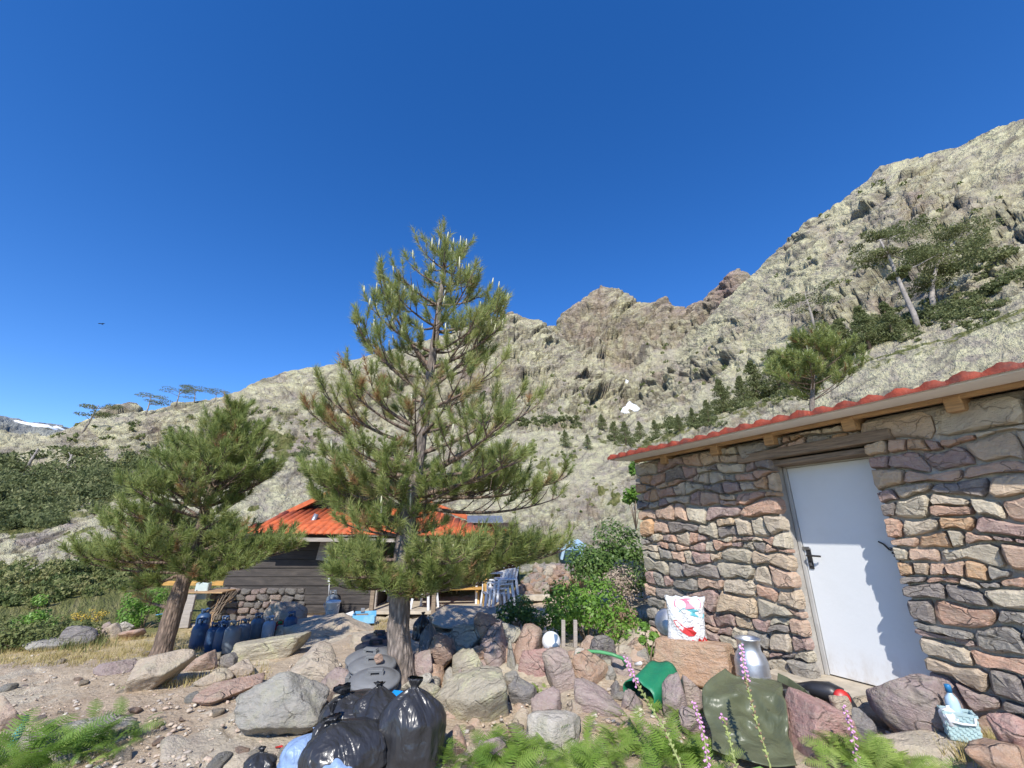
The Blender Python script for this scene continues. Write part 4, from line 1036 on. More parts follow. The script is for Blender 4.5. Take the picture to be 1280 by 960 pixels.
# ---- chairs and picnic tables
def chair(p, rz, label, stack=False):
    t_ = thing("plastic_chair", label, "chair", p, rz, "white plastic chairs on the terrace")
    mb = MB(); mb.box((0, 0, .43), (.44, .42, .03)); mb.build("seat", M_white_plastic, t_)
    for sx in (-1, 1):
        for sy in (-1, 1):
            mb = MB(); mb.beam((sx * .20, sy * .19, .42), (sx * .24, sy * .24, 0), .045, .045); mb.build("leg", M_white_plastic, t_)
    mb = MB()
    for k in range(5): mb.beam((-.17 + k * .085, .2, .44), (-.17 + k * .085, .29, .86), .05, .014)
    mb.beam((-.21, .292, .87), (.21, .292, .87), .025, .07); mb.build("backrest", M_white_plastic, t_)
    if not stack:
        for sx in (-1, 1):
            mb = MB(); mb.beam((sx * .24, -.18, .65), (sx * .24, .24, .66), .045, .03); mb.beam((sx * .235, -.18, .43), (sx * .24, -.18, .65), .035, .035); mb.build("armrest", M_white_plastic, t_)
    return t_
def tz(u, v): 
    p = ground_at(u, v); return p
chair(tz(530, 768), -1.9, "white plastic chair standing right of the pine trunk")
chair(tz(486, 762), 1.2, "white plastic chair standing left of the pine trunk at the hut corner")
q = tz(616, 768)
chair(q, -1.3, "lowest of the stacked plastic chairs by the terrace's timber post")
for i in range(3): chair(q + np.array((0.09 * (i + 1), .03, .09 * (i + 1))), -1.3, ("second", "third", "topmost")[i] + " chair up in the stack of plastic chairs", True)
def picnic(p, rz, label):
    t_ = thing("picnic_table", label, "picnic table", p, rz, "timber picnic tables on the terrace")
    for i in range(4): mb = MB(); mb.box((0, -.27 + i * .18, .74), (1.6, .16, .04)); mb.build("top_board", M_yellow_wood, t_)
    for s in (-1, 1):
        mb = MB(); mb.box((0, s * .62, .44), (1.6, .24, .04)); mb.build("bench", M_yellow_wood, t_)
    for sx in (-.6, .6):
        mb = MB(); mb.box((sx, 0, .40), (.04, 1.4, .08)); mb.build("cross_bar", M_yellow_wood, t_)
        for s in (-1, 1):
            mb = MB(); mb.beam((sx + .05, s * .25, .72), (sx + .05, s * .5, 0), .05, .09); mb.build("leg", M_yellow_wood, t_)
picnic(tz(560, 760) + np.array((0, .4, 0)), 0.15, "yellow timber picnic table just right of the pine trunk")
picnic(tz(580, 752) + np.array((.2, 1.5, 0)), 0.1, "yellow timber picnic table deep in the porch shade")
q = tz(612, 762) + np.array((-.05, .8, 0)); t_ = thing("white_table", "white plastic table behind the stacked chairs", "table", q)
mb = MB(); mb.box((0, 0, .72), (.7, .7, .04)); mb.build("top", M_white_plastic, t_)
for sx in (-1, 1):
    for sy in (-1, 1): mb = MB(); mb.beam((sx * .3, sy * .3, .7), (sx * .3, sy * .3, 0), .05, .05); mb.build("leg", M_white_plastic, t_)
# ---- rubble wall beyond the terrace, with the blue tub on its far side
q0 = ground_at(640, 748); t_ = thing("rubble_wall", "low wall of loose pinkish rubble beyond the terrace", "stone wall", q0)
sm2 = [np_mesh("stone", *rock_shape(60 + i, 2, 12, 0.05), True) for i in range(6)]
for i, q in enumerate(sm2): q.materials.append(RK[('pink', 'purple', 'grey', 'pink', 'tan', 'orange')[i]])
r_ = random.Random(9)
for i in range(190):
    u = r_.uniform(664, 744) if i % 5 else r_.uniform(645, 672); top = 706 if u > 676 else 706 + (676 - u) * 1.1
    if u > 700: top = 706 + (u - 700) * .12
    bot = 742 + (664 - u) * .25
    if top > bot - 6: continue
    v = r_.uniform(top + 2, bot); Y = 11.8 - (v - 706) / 40 * .8 + r_.uniform(-.1, .1)
    p = at(u, v, Y); s_ = r_.uniform(.14, .30)
    obj("stone", r_.choice(sm2), None, t_, p - q0, (r_.uniform(-.5, .5), r_.uniform(-.5, .5), r_.uniform(0, 6)), (s_ * 1.15, s_, s_ * .8))
core_ = MB(); a_, b_ = at(668, 722, 11.9) - q0, at(740, 722, 12.1) - q0
core_.beam(a_, b_, .6, .62); core_.build("rubble_core", RK['tan'], t_)
q = at(655, 746, 11.0); o = MB(); o.box((0, 0, 0), (1.2, .5, .12), .05); o = o.build("stone_step", M_concrete, None, q); tag(o, "pale flat stone step at the end of the rubble wall", "step")
M_tub = plain("pale_blue_plastic", (0.17, 0.32, 0.42), 0.4, var=0.1, scale=5)
M_tub2 = plain("light_blue_plastic", (0.40, 0.55, 0.66), 0.4, var=0.1, scale=5)
q = at(714, 708, 12.6); t_ = thing("plastic_tub", "blue plastic tub full of pale blue folded crates beyond the rubble wall", "tub", q)
mb = MB(); mb.lathe([(.30, 0), (.36, .42), (.39, .43), (.39, .46), (.34, .46), (.28, .06)], n=24); mb.build("shell", M_tub, t_)
for i in range(5): mb = MB(); mb.box((-.22 + i * .11, -.12 + .03 * (i % 2), .44), (.07, .45, .42), .1 * i, .3, .25); mb.build("crate", M_tub2, t_)
# ------------------------------------------------------------------ pines near the camera
def foliage_mat(name, stops, rough=0.55, trans=0.35):
    m, t, b = nodes(name); N = NT(t)
    c = N.ramp(N.attr("tone"), stops); N.l(c, b.inputs["Base Color"]); b.inputs["Roughness"].default_value = rough; b.inputs["Specular IOR Level"].default_value = 0.35
    tr = N.n("BsdfTranslucent"); N.l(c, tr.inputs[0]); mx = N.n("MixShader"); mx.inputs[0].default_value = trans
    out = [n for n in t.nodes if n.bl_idname == "ShaderNodeOutputMaterial"][0]
    N.l(b.outputs[0], mx.inputs[1]); N.l(tr.outputs[0], mx.inputs[2]); N.l(mx.outputs[0], out.inputs[0])
    return m
M_needle = foliage_mat("pine_needles", [(0.0, (0.155, 0.21, 0.058)), (0.35, (0.275, 0.33, 0.098)), (0.62, (0.43, 0.44, 0.18)), (0.8, (0.42, 0.34, 0.17)), (1.0, (0.44, 0.24, 0.12))])
M_candle = plain("pale_pine_shoots", (0.54, 0.53, 0.37), 0.7, var=0.15)
def bark_mat(name, c1, c2, sc=1.0):
    m, t, b = nodes(name); N = NT(t); tc = N.n("TexCoord").outputs["Object"]
    v = N.voro(N.map(tc, (1, 1, 0.28)), 34 * sc); n = N.noise(N.map(tc, (1, 1, 0.35)), 18 * sc, 7, 0.7)
    f = N.math('ADD', N.math('MULTIPLY', v, 0.7), N.math('MULTIPLY', n, 0.6))
    N.l(N.ramp(f, [(0.32, c1), (0.62, c2), (0.85, tuple(x * 0.35 for x in c1))]), b.inputs["Base Color"]); b.inputs["Roughness"].default_value = 0.9
    N.bump(f, 1.0, 0.03, b); return m
M_bark = bark_mat("grey_pine_bark", (0.36, 0.30, 0.25), (0.20, 0.16, 0.135))
M_bark_red = bark_mat("brown_pine_bark", (0.32, 0.23, 0.165), (0.17, 0.12, 0.09))
def needle_mesh(name, P0_, P1_, n, ln, width, tone, seed, spread=(0.45, 1.2)):
    """shoots from P0_ to P1_ dressed with needles"""
    r = np.random.RandomState(seed); S = len(P0_)
    ax = P1_ - P0_; L_ = np.linalg.norm(ax, axis=1, keepdims=True) + 1e-6; ax = ax / L_
    rep = lambda a: np.repeat(a, n, 0)
    t_ = r.uniform(0, 1, (S * n, 1)) ** 0.8
    A = rep(ax); base = rep(P0_) + rep(P1_ - P0_) * t_
    R_ = r.normal(size=(S * n, 3)); R_ -= A * (R_ * A).sum(1, keepdims=True); R_ /= np.linalg.norm(R_, axis=1, keepdims=True) + 1e-6
    th = r.uniform(spread[0], spread[1], (S * n, 1)) * (1.15 - 0.5 * t_)
    d = A * np.cos(th) + R_ * np.sin(th)
    tip = base + d * rep(ln.reshape(-1, 1)) * r.uniform(0.75, 1.15, (S * n, 1))
    w = np.cross(d, r.normal(size=d.shape)); w /= np.linalg.norm(w, axis=1, keepdims=True) + 1e-6; w *= width / 2
    V = np.stack((base - w, base + w, tip), 1).reshape(-1, 3)
    F = np.arange(len(V)).reshape(-1, 3)
    me = np_mesh(name, V, F); tn = np.clip(rep(tone.reshape(-1, 1)).ravel() + r.normal(size=S * n) * 0.10, 0, 1)
    attr(me, "tone", np.repeat(tn, 3)); return me
class Pine:
    def __init__(s, seed): s.r = random.Random(seed); s.limbs = []; s.sh = []; s.cand = []
    def curve(s, a, b, c, n=8):
        a, b, c = Vector(a), Vector(b), Vector(c); o = []
        for i in range(n + 1):
            t_ = i / n; o.append(a * (1 - t_) ** 2 + b * 2 * t_ * (1 - t_) + c * t_ * t_)
        return o
    def shoot(s, p, d, L_, tone, dens=1.0):
        s.sh.append((np.array(p), np.array(p + d * L_), tone, dens))
    def twig(s, p, d, L_, r0, tone, lvl=0, dead=0.0):
        r = s.r; up = Vector((0, 0, 1))
        e = p + d * L_ * 0.75 + up * L_ * 0.28; pts = s.curve(p, p + d * L_ * 0.5 + up * L_ * 0.02, e, 4)
        s.limbs.append((pts, [r0 * (1 - 0.7 * i / 4) for i in range(5)], 4))
        td = (pts[-1] - pts[-2]).normalized()
        tn = tone + r.uniform(-.12, .12)
        if r.random() < dead: tn = r.uniform(.7, 1.0)
        if r.random() < .07: return
        s.shoot(pts[-1] - td * 0.10, (td + up * 0.15).normalized(), r.uniform(.10, .26), tn)
        if L_ > 0.16: s.shoot(pts[2], (pts[4] - pts[2]).normalized(), (pts[4] - pts[2]).length, tn + .06, 0.8)
        if lvl < 1 and L_ > 0.2:
            for k in range(r.choice((1, 2, 2, 3))):
                i = r.choice((1, 2, 3)); dd = (d + Vector((r.uniform(-1, 1), r.uniform(-1, 1), r.uniform(-.1, .5)))).normalized()
                s.twig(pts[i], dd, L_ * r.uniform(.4, .65), r0 * .6, tone, lvl + 1, dead)
        if r.random() < s.pc: s.cand.append((pts[-1] + td * 0.06, Vector((td.x * .25, td.y * .25, 1)).normalized(), r.uniform(.08, .17)))
    def branch(s, a, e, bow, r0, ntw, tone, dead=0.0, bare=0.3, tl=0.5):
        r = s.r; a, e = Vector(a), Vector(e); L_ = (e - a).length
        c = a + (e - a) * 0.55 + Vector((0, 0, -bow * L_)); pts = s.curve(a, c, e, 10)
        s.limbs.append((pts, [r0 * (1 - .8 * i / 10) for i in range(11)], 6))
        for k in range(ntw):
            t_ = bare + (1 - bare) * (k + r.random()) / ntw; i = min(9, int(t_ * 10)); p = pts[i].lerp(pts[i + 1], t_ * 10 - i)
            d = (pts[i + 1] - pts[i]).normalized(); side = d.cross(Vector((0, 0, 1))).normalized() * (1 if k % 2 else -1)
            dd = (d * r.uniform(.5, 1.1) + side * r.uniform(.4, 1.1) + Vector((0, 0, r.uniform(-.15, .4)))).normalized()
            s.twig(p, dd, (tl * (1 - t_) + .22) * min(1.3, L_) * r.uniform(.6, 1.1), r0 * .35, tone, 0, dead * (1.25 - t_))
        d = (pts[-1] - pts[-2]).normalized(); s.twig(pts[-1], d, 0.2, r0 * .3, tone, 0, dead * .3)
    def build(s, name, label, base, trunk, tr, nn, ln, bark, group=None, width=0.0065):
        t_ = thing(name, label, "pine", base, 0, group); B = Vector(base)
        mb = MB()
        pts = [Vector(p) - B for p in trunk]; fine = []; fr = []
        for i in range(len(pts) - 1):
            for k in range(6):
                f = k / 6; fine.append(pts[i].lerp(pts[i + 1], f) + Vector((s.r.uniform(-1, 1), s.r.uniform(-1, 1), 0)) * 0.008); fr.append((tr[i] * (1 - f) + tr[i + 1] * f) * s.r.uniform(.94, 1.06))
        fine.append(pts[-1]); fr.append(tr[-1]); fr[0] *= 1.35; fr[1] *= 1.12
        mb.tube(fine, fr, 14); mb.build("trunk", bark, t_)
        mb = MB()
        for p, q, n in s.limbs: mb.tube([v - B for v in p], q, n, False)
        mb.build("branches", M_bark_red, t_)
        P0_ = np.array([x[0] for x in s.sh]) - np.array(base); P1_ = np.array([x[1] for x in s.sh]) - np.array(base); tone = np.array([x[2] for x in s.sh])
        me = needle_mesh("crown", P0_, P1_, nn, ln * np.random.RandomState(8).uniform(.65, 1.25, len(P0_)), width, tone, 3); obj("crown", me, M_needle, t_)
        if s.cand:
            mb = MB()
            for p, d, h in s.cand:
                p = p - B
                mb.tube([p, p + d * h * .5, p + d * h], [.0095, .0115, .005], 5)
            tag(mb.build("pale_shoots", M_candle, t_), kind="stuff")
        print(name, "shoots", len(s.sh), "limbs", len(s.limbs))
        return t_
def lerp_trunk(T, z):
    for a, b in zip(T[:-1], T[1:]):
        if a[2] <= z <= b[2]:
            f = (z - a[2]) / (b[2] - a[2]); return Vector(a).lerp(Vector(b), f)
    return Vector(T[-1])
# the tall pine in the middle
P = Pine(4); P.pc = 0.0; TY = 5.0
tb = ground_at(505, 862); TY = tb[1]
T = [tuple(at(505, 866, TY)), tuple(at(498, 800, TY)), tuple(at(500, 740, TY)), tuple(at(507, 660, TY)), tuple(at(520, 580, TY + .05)), tuple(at(536, 480, TY + .05)), tuple(at(548, 390, TY)), tuple(at(556, 335, TY)), tuple(at(560, 300, TY))]
TRr = [.135, .115, .11, .10, .085, .06, .04, .026, .012]
ZP = [.75, 1.0, 1.15, 1.27, 1.36, 1.5, 1.62, 1.8, 2.17, 2.56, 2.97, 3.4, 3.85, 4.45, 4.97, 5.3]
ZL = [.6, .78, .78, .7, .65, .7, 1.05, 1.15, 1.15, 1.1, .85, .8, .85, .62, .28, .1]
ZR = [.8, 1.35, 1.4, .5, .3, .3, .5, 1.55, 1.7, 1.2, 1.0, 1.1, 1.0, .62, .3, .12]
def px_r(z, a):     # crown radius against height: the crown is lopsided, fuller to the right, with a gap between two whorls there
    l, r_ = np.interp(z, ZP, ZL), np.interp(z, ZP, ZR); c = math.cos(a); f = .5 + .5 * c
    R_ = l * (1 - f) + r_ * f
    return float(R_ if abs(c) > .5 else min(R_, 1.1) * (.8 if math.sin(a) < 0 else 1.05))
rr = P.r
for z in (0.78, 0.92, 1.06, 1.34, 1.5, 1.68, 1.86, 2.06, 2.35, 2.7, 3.05, 3.4, 3.75, 4.05, 4.35, 4.62, 4.85, 5.05):
    nb = 6 if z < 2.2 else (4 if z < 3.2 else 5); a0 = rr.uniform(0, 6.3)
    for k in range(nb):
        a = a0 + 6.283 * k / nb + rr.uniform(-.3, .3); R_ = px_r(z, a) * rr.uniform(.7, 1.02)
        rise = .03 if z < 1.25 else .18 if z < 2.3 else .5
        c = lerp_trunk(T, z - R_ * rise * .6); mid = 2.2 < z < 3.3
        e = c + Vector((math.cos(a) * R_, math.sin(a) * R_, R_ * rise * rr.uniform(.7, 1.3)))
        P.pc = .12 if z > 3.3 else 0.01
        P.branch(c, e, 0.06 if z < 2.5 else 0.16, .012 + .014 * R_, max(3, int((9 if z < 2.2 else (5 if mid else 6)) * min(1, R_ / .8 + .2))), .34 if z < 2.2 else .40, .55 if mid else (.12 if z < 2.2 else .04), .3 if z < 2.2 else .4)
for (z, u, v, dy, ntw, dead) in ((2.15, 392, 520, 0, 9, .75), (2.3, 412, 500, -.2, 7, .6), (2.5, 440, 470, -.2, 7, .25), (2.95, 450, 415, -.1, 9, .05), (3.3, 478, 362, 0, 9, .0), (3.0, 626, 395, .1, 9, 0.0), (3.3, 618, 415, -.2, 7, .0), (2.2, 645, 500, .1, 4, .6), (1.75, 700, 600, .2, 10, .05), (1.62, 690, 625, .4, 9, .05),
                             (1.05, 700, 690, .3, 13, .1), (1.6, 392, 600, 0, 13, .05), (1.45, 400, 625, .2, 11, .05), (.95, 445, 705, -.2, 10, .1), (.95, 650, 705, .2, 13, .1), (.8, 560, 728, -.5, 11, .1), (.8, 480, 730, -.5, 11, .1), (1.0, 670, 695, .4, 12, .1), (.75, 500, 742, -.4, 10, .1), (.75, 532, 745, -.45, 10, .1), (.8, 462, 730, -.2, 10, .1), (.85, 600, 730, -.3, 12, .1)):
    P.pc = .2 if z > 2.8 else 0.0
    e = at(u, v, TY + dy); P.branch(lerp_trunk(T, z), e, .14, .028, ntw, .32 if z < 2.2 else .4, dead, .3)
for (u, v) in ((548, 292), (556, 290), (566, 292), (575, 288), (582, 291), (540, 318), (586, 326), (535, 330), (563, 300), (552, 305), (573, 305), (470, 345), (478, 350), (485, 346), (489, 350), (621, 362), (626, 372), (447, 395), (505, 352), (515, 348)):
    p = Vector(at(u, v + 22, TY + rr.uniform(-.15, .15))); P.cand.append((p, Vector((rr.uniform(-.06, .06), 0, 1)), rr.uniform(.16, .24)))
    for k in range(3): P.shoot(p - Vector((rr.uniform(-.05, .05), rr.uniform(-.05, .05), .12)), Vector((rr.uniform(-.2, .2), rr.uniform(-.2, .2), 1)).normalized(), .2, .4)
P.build("pine_tree", "tall young pine with pale upright shoots standing in the middle of the yard", tb, T, TRr, 62, .105, M_bark, "pines in the yard")
# the smaller pine on the left
P = Pine(9); P.pc = 0.0
tb = ground_at(198, 826); TY = tb[1]
T = [tuple(at(198, 830, TY)), tuple(at(212, 780, TY)), tuple(at(226, 735, TY)), tuple(at(243, 680, TY)), tuple(at(262, 620, TY)), tuple(at(283, 560, TY)), tuple(at(297, 505, TY))]
TRr = [.13, .115, .105, .085, .06, .04, .015]
rr = P.r
for i, z in enumerate(np.linspace(0.78, 3.15, 17)):
    nb = 6; a0 = rr.uniform(0, 6.3)
    for k in range(nb):
        a = a0 + 6.283 * k / nb + rr.uniform(-.3, .3)
        R_ = float(np.interp(z, [.6, .9, 1.3, 1.7, 2.2, 2.7, 3.2], [1.0, 1.2, 1.1, .82, .56, .3, .08])) * rr.uniform(.6, 1.05)
        if math.cos(a) > .2 and 1.1 < z < 1.75: R_ *= .5
        c = lerp_trunk(T, z); e = c + Vector((math.cos(a) * R_, math.sin(a) * R_, R_ * (.16 if z < 1.4 else .5) * rr.uniform(.5, 1.3)))
        P.branch(c, e, .08, .012 + .012 * R_, 7, .32, .08, .3)
for (z, u, v, dy, ntw) in ((.95, 365, 688, .2, 18), (1.0, 300, 712, -.4, 14), (.95, 130, 705, 0, 13), (1.1, 112, 690, .3, 10), (1.4, 140, 655, 0, 13), (1.7, 340, 595, .3, 10), (1.95, 325, 565, 0, 9), (1.7, 165, 610, 0, 11), (.8, 170, 738, -.3, 12), (.85, 260, 728, -.5, 14), (2.3, 215, 560, .1, 9), (2.4, 325, 540, 0, 8)):
    P.branch(lerp_trunk(T, z), at(u, v, TY + dy), .10, .028, ntw, .3, .08, .3)
P.branch(lerp_trunk(T, .30), at(183, 752, TY - .05), .0, .035, 3, .7, .6, .7)
P.build("pine_tree", "smaller leaning pine with dense green crown beside the gas bottles", tb, T, TRr, 54, .11, M_bark_red, "pines in the yard", .0085)
# ------------------------------------------------------------------ ferns, bushes, foxgloves, grass
M_fern = foliage_mat("fern_green", [(0.0, (0.11, 0.20, 0.033)), (0.5, (0.215, 0.345, 0.055)), (1.0, (0.39, 0.48, 0.13))], 0.5, 0.4)
M_bush = foliage_mat("leaf_green", [(0.0, (0.075, 0.150, 0.027)), (0.5, (0.150, 0.292, 0.045)), (1.0, (0.285, 0.435, 0.083))], 0.45, 0.35)
M_darkbush = foliage_mat("dark_leaf_green", [(0.0, (0.053, 0.098, 0.027)), (0.5, (0.098, 0.173, 0.042)), (1.0, (0.195, 0.270, 0.068))], 0.45, 0.3)
M_scrub = foliage_mat("scrub_green", [(0.0, (0.075, 0.108, 0.030)), (0.5, (0.158, 0.188, 0.057)), (1.0, (0.307, 0.285, 0.120))], 0.7, 0.25)
M_dead = foliage_mat("dead_twigs", [(0.0, (0.30, 0.23, 0.18)), (1.0, (0.50, 0.41, 0.32))], 0.9, 0.1)
M_straw = foliage_mat("dry_grass", [(0.0, (0.34, 0.27, 0.10)), (0.5, (0.52, 0.42, 0.20)), (1.0, (0.22, 0.25, 0.07))], 0.8, 0.3)
M_yellow = plain("yellow_gorse", (0.52, 0.36, 0.04), 0.6, var=0.15)
def fern_mesh(seed, fronds, L0, L1, spread, tone0=0.5):
    r = random.Random(seed); V = []; tone = []
    for f in range(fronds):
        L_ = r.uniform(L0, L1); az = r.uniform(0, 6.283); ox, oy = r.gauss(0, spread), r.gauss(0, spread)
        el = r.uniform(.65, 1.35); d = Vector((math.cos(az), math.sin(az), 0)); side = Vector((-math.sin(az), math.cos(az), 0))
        n = 20; p = Vector((ox, oy, 0)); ang = el; tn = min(1, max(0, tone0 + r.gauss(0, .18)))
        tw = r.uniform(-.5, .5)
        for i in range(n):
            t_ = i / n; ang -= 1.25 / n * (0.5 + t_); st = L_ / n
            dr = d * math.cos(ang) + Vector((0, 0, math.sin(ang))); q = p + dr * st
            upn = side.cross(dr).normalized() * -1; sd_ = (side + upn * tw).normalized()
            w = .0035 * (1 - t_) + .0012
            V += [p - sd_ * w, p + sd_ * w, q]; tone.append(tn * .8)
            if t_ > .12:
                pl = L_ * .25 * math.sin(math.pi * min(1, (t_ - .12) / .88 * .78 + .22)) ** .9
                for s in (-1, 1):
                    pd = (sd_ * s * .88 + dr * .42 + Vector((0, 0, -.12 + r.uniform(-.1, .1)))).normalized(); pn = pd.cross(dr).normalized()
                    m = 7
                    for k in range(m):
                        kt = (k + .5) / m; b0 = p + pd * pl * (k / m); b1 = p + pd * pl * min(1, (k + 1.15) / m); lw = pl * .13 * (1 - kt * .75)
                        lat = (dr - pd * dr.dot(pd)).normalized()
                        V += [b0, b1, (b0 + b1) / 2 + lat * lw + pd * lw * .4]; V += [b1, b0, (b0 + b1) / 2 - lat * lw + pd * lw * .4]
                        tn2 = tn + r.uniform(-.1, .1); tone += [tn2, tn2]
            p = q
    me = np_mesh("fronds", np.array([tuple(v) for v in V]), np.arange(len(V)).reshape(-1, 3)); attr(me, "tone", np.repeat(np.clip(tone, 0, 1), 3)); return me
def fern(u, v, n, L0, L1, sp, label, tone=.5, Y=None, seed=None, lift=0.0):
    p = ground_at(u, v) if Y is None else at(u, v, Y)
    p = p + np.array((0, 0, lift))
    o = obj("fern", fern_mesh(seed or int(u + v), n, L0, L1, sp, tone), M_fern, None, p); return tag(o, label, "fern")
fern(625, 958, 51, 0.174, 0.340, .16, "bright green fern clump beside the standing black bag's rocks", .5)
fern(590, 962, 21, 0.136, 0.272, .1, "fern tuft between the pinkish stone and the large fern clump", .45)
fern(735, 965, 45, 0.174, 0.313, .15, "fern clump in front of the broad whitish boulder", .55)
fern(815, 950, 51, 0.186, 0.340, .17, "large fern clump below the green sack", .55)
fern(868, 958, 33, 0.174, 0.299, .12, "fern clump at the foot of the olive tarpaulin", .6)
fern(850, 900, 18, 0.124, 0.218, .08, "small fern between the purple boulders by the tarpaulin", .5, Y=4.1)
fern(690, 968, 27, 0.124, 0.245, .12, "low fern below the broad whitish boulder", .5)
fern(548, 884, 39, 0.099, 0.184, .08, "rounded fern tuft growing between pine trunk and lichened slab", .45, Y=4.7)
fern(676, 866, 13, 0.062, 0.116, .04, "tiny fern sprouting among the heap's boulders", .6, Y=4.75)
fern(1090, 962, 39, 0.149, 0.272, .14, "yellow-green fern clump below the large boulder at the door", .7)
fern(1130, 968, 33, 0.136, 0.245, .12, "yellow-green ferns beneath the low tan ledge", .75)
fern(1060, 955, 21, 0.124, 0.231, .08, "fern sprays in front of the red rock's foot", .6)
fern(38, 958, 70, 0.24, 0.42, .18, "bright fern clump at the lower left edge", .4)
fern(135, 908, 12, 0.14, 0.26, .12, "small fern sprigs on the bare dirt above the outcrop", .5)
fern(150, 934, 12, 0.16, 0.28, .10, "straggling fern on the outcrop's edge", .55)
fern(165, 858, 15, 0.087, 0.204, .06, "fern tuft at the left of the layered tan boulder", .5)
fern(110, 955, 15, 0.099, 0.177, .08, "grassy fern sprigs at the bottom edge by the outcrop", .6)
fern(205, 852, 10, 0.062, 0.122, .05, "small fern under the layered tan boulder's right end", .45)
def leaf_cloud(seed, blobs, n, size, flat=0.5, tone=(.2, .8)):
    """leaves on the skins of overlapping lobes; blobs: (x, y, z, rx, ry, rz)"""
    r = np.random.RandomState(seed); Vs = []; T_ = []
    vol = np.array([b[3] * b[5] for b in blobs]); cnt_ = (n * vol / vol.sum()).astype(int) + 1
    for b, k in zip(blobs, cnt_):
        d = r.normal(size=(k, 3)); d /= np.linalg.norm(d, axis=1, keepdims=True)
        rad = r.uniform(.45, 1.0, (k, 1)) ** .5 * (1 + .22 * fbm(d * 2.5 + seed, 2, seed))[:, None]
        c = np.array(b[:3]) + d * rad * np.array(b[3:])
        nrm = d + r.normal(size=(k, 3)) * .55 + np.array((0, -.15, flat)); nrm /= np.linalg.norm(nrm, axis=1, keepdims=True)
        a = np.cross(nrm, r.normal(size=(k, 3))); a /= np.linalg.norm(a, axis=1, keepdims=True) + 1e-6; bb = np.cross(nrm, a)
        s = size * r.uniform(.6, 1.3, (k, 1))
        Vs.append(np.stack((c - a * s * .9, c - bb * s * .45, c + a * s * .9, c + bb * s * .45), 1).reshape(-1, 3))
        T_.append(np.clip(tone[0] + (tone[1] - tone[0]) * (r.rand(k) * .75 + .25 * r.rand()), 0, 1))
    V = np.concatenate(Vs); me = np_mesh("foliage", V, np.arange(len(V)).reshape(-1, 4)); attr(me, "tone", np.repeat(np.concatenate(T_), 4)); return me
def bush(u, v, w, h, label, mat, n=1800, size=.03, seed=1, nb=9, Y=None, name="bush", tone=(.15, .85), depth=.8):
    """leafy bush filling w by h pixels above the ground pixel (u, v)"""
    p = ground_at(u, v) if Y is None else at(u, v, Y); k = mpp(p); W_, H_ = w * k, h * k; r = random.Random(seed); bl = []
    for i in range(nb):
        x = r.uniform(-.42, .42) * W_; top = H_ * (1 - (abs(x) / W_ * 1.5) ** 2); s = r.uniform(.16, .26) * min(W_, H_ * 1.5)
        bl.append((x, r.uniform(-.35, .35) * W_ * depth, max(s * .6, top * r.uniform(.35, .95) - s * .6), s * 1.15, s * 1.1, s))
    t_ = thing(name, label, "bush", p)
    obj("foliage", leaf_cloud(seed, bl, n, size, .5, tone), mat, t_)
    mb = MB()
    for b in bl[:6]: mb.tube([(0, 0, -.03), (b[0] * .4, b[1] * .4, b[2] * .5), (b[0], b[1], b[2])], [.012, .009, .004], 5)
    mb.build("stems", M_wood_old, t_); return t_
bush(735, 805, 105, 92, "bright green leafy bush behind the two stakes", M_bush, 4200, .034, 21, 14)
bush(645, 797, 62, 48, "dark green nettle-like bush behind the heap's pink boulder", M_darkbush, 1800, .03, 22, 9)
bush(768, 742, 90, 88, "dark green shrub between rubble wall and stone hut", M_darkbush, 8500, .045, 23, 20, Y=9.6)
bush(783, 764, 56, 62, "dry brown twiggy bush against the stone hut's corner", M_dead, 2600, .022, 24, 9, Y=8.0)
bush(812, 838, 26, 58, "slim green plant growing by the stone hut's corner", M_bush, 900, .026, 25, 6)
bush(176, 790, 52, 54, "fresh green bush behind the smaller pine's trunk", M_bush, 2600, .034, 26, 9, Y=9.9)
bush(60, 805, 80, 36, "low green bush with dark hollow by the dry grass", M_scrub, 2400, .03, 27, 9)
bush(20, 812, 70, 40, "low shrub at the left edge above the dry grass", M_scrub, 2000, .03, 28, 8)
bush(38, 792, 40, 46, "green shrub with a few white blossoms near the left edge", M_bush, 1300, .03, 29, 7)
bush(795, 660, 34, 60, "light green sapling against the far corner of the stone hut", M_bush, 900, .04, 30, 6, Y=9.2)
bush(800, 600, 22, 40, "upper sprays of a sapling beside the stone hut's eave", M_bush, 500, .035, 31, 5, Y=9.4)
bush(1020, 838, 10, 34, "small green weed growing at the door frame's foot", M_bush, 160, .018, 32, 3, Y=4.95)
for i, (u, v, w, h) in enumerate(((98, 775, 22, 14), (118, 776, 26, 16), (82, 778, 20, 10))):
    bush(u, v, w, h, ("yellow flowering gorse behind the blue-grey boulder", "larger yellow gorse right of the other two", "low yellow-green gorse left of the other two")[i], (M_yellow if i < 2 else M_straw), 260, .017, 40 + i, 5, Y=10.5, name="gorse")
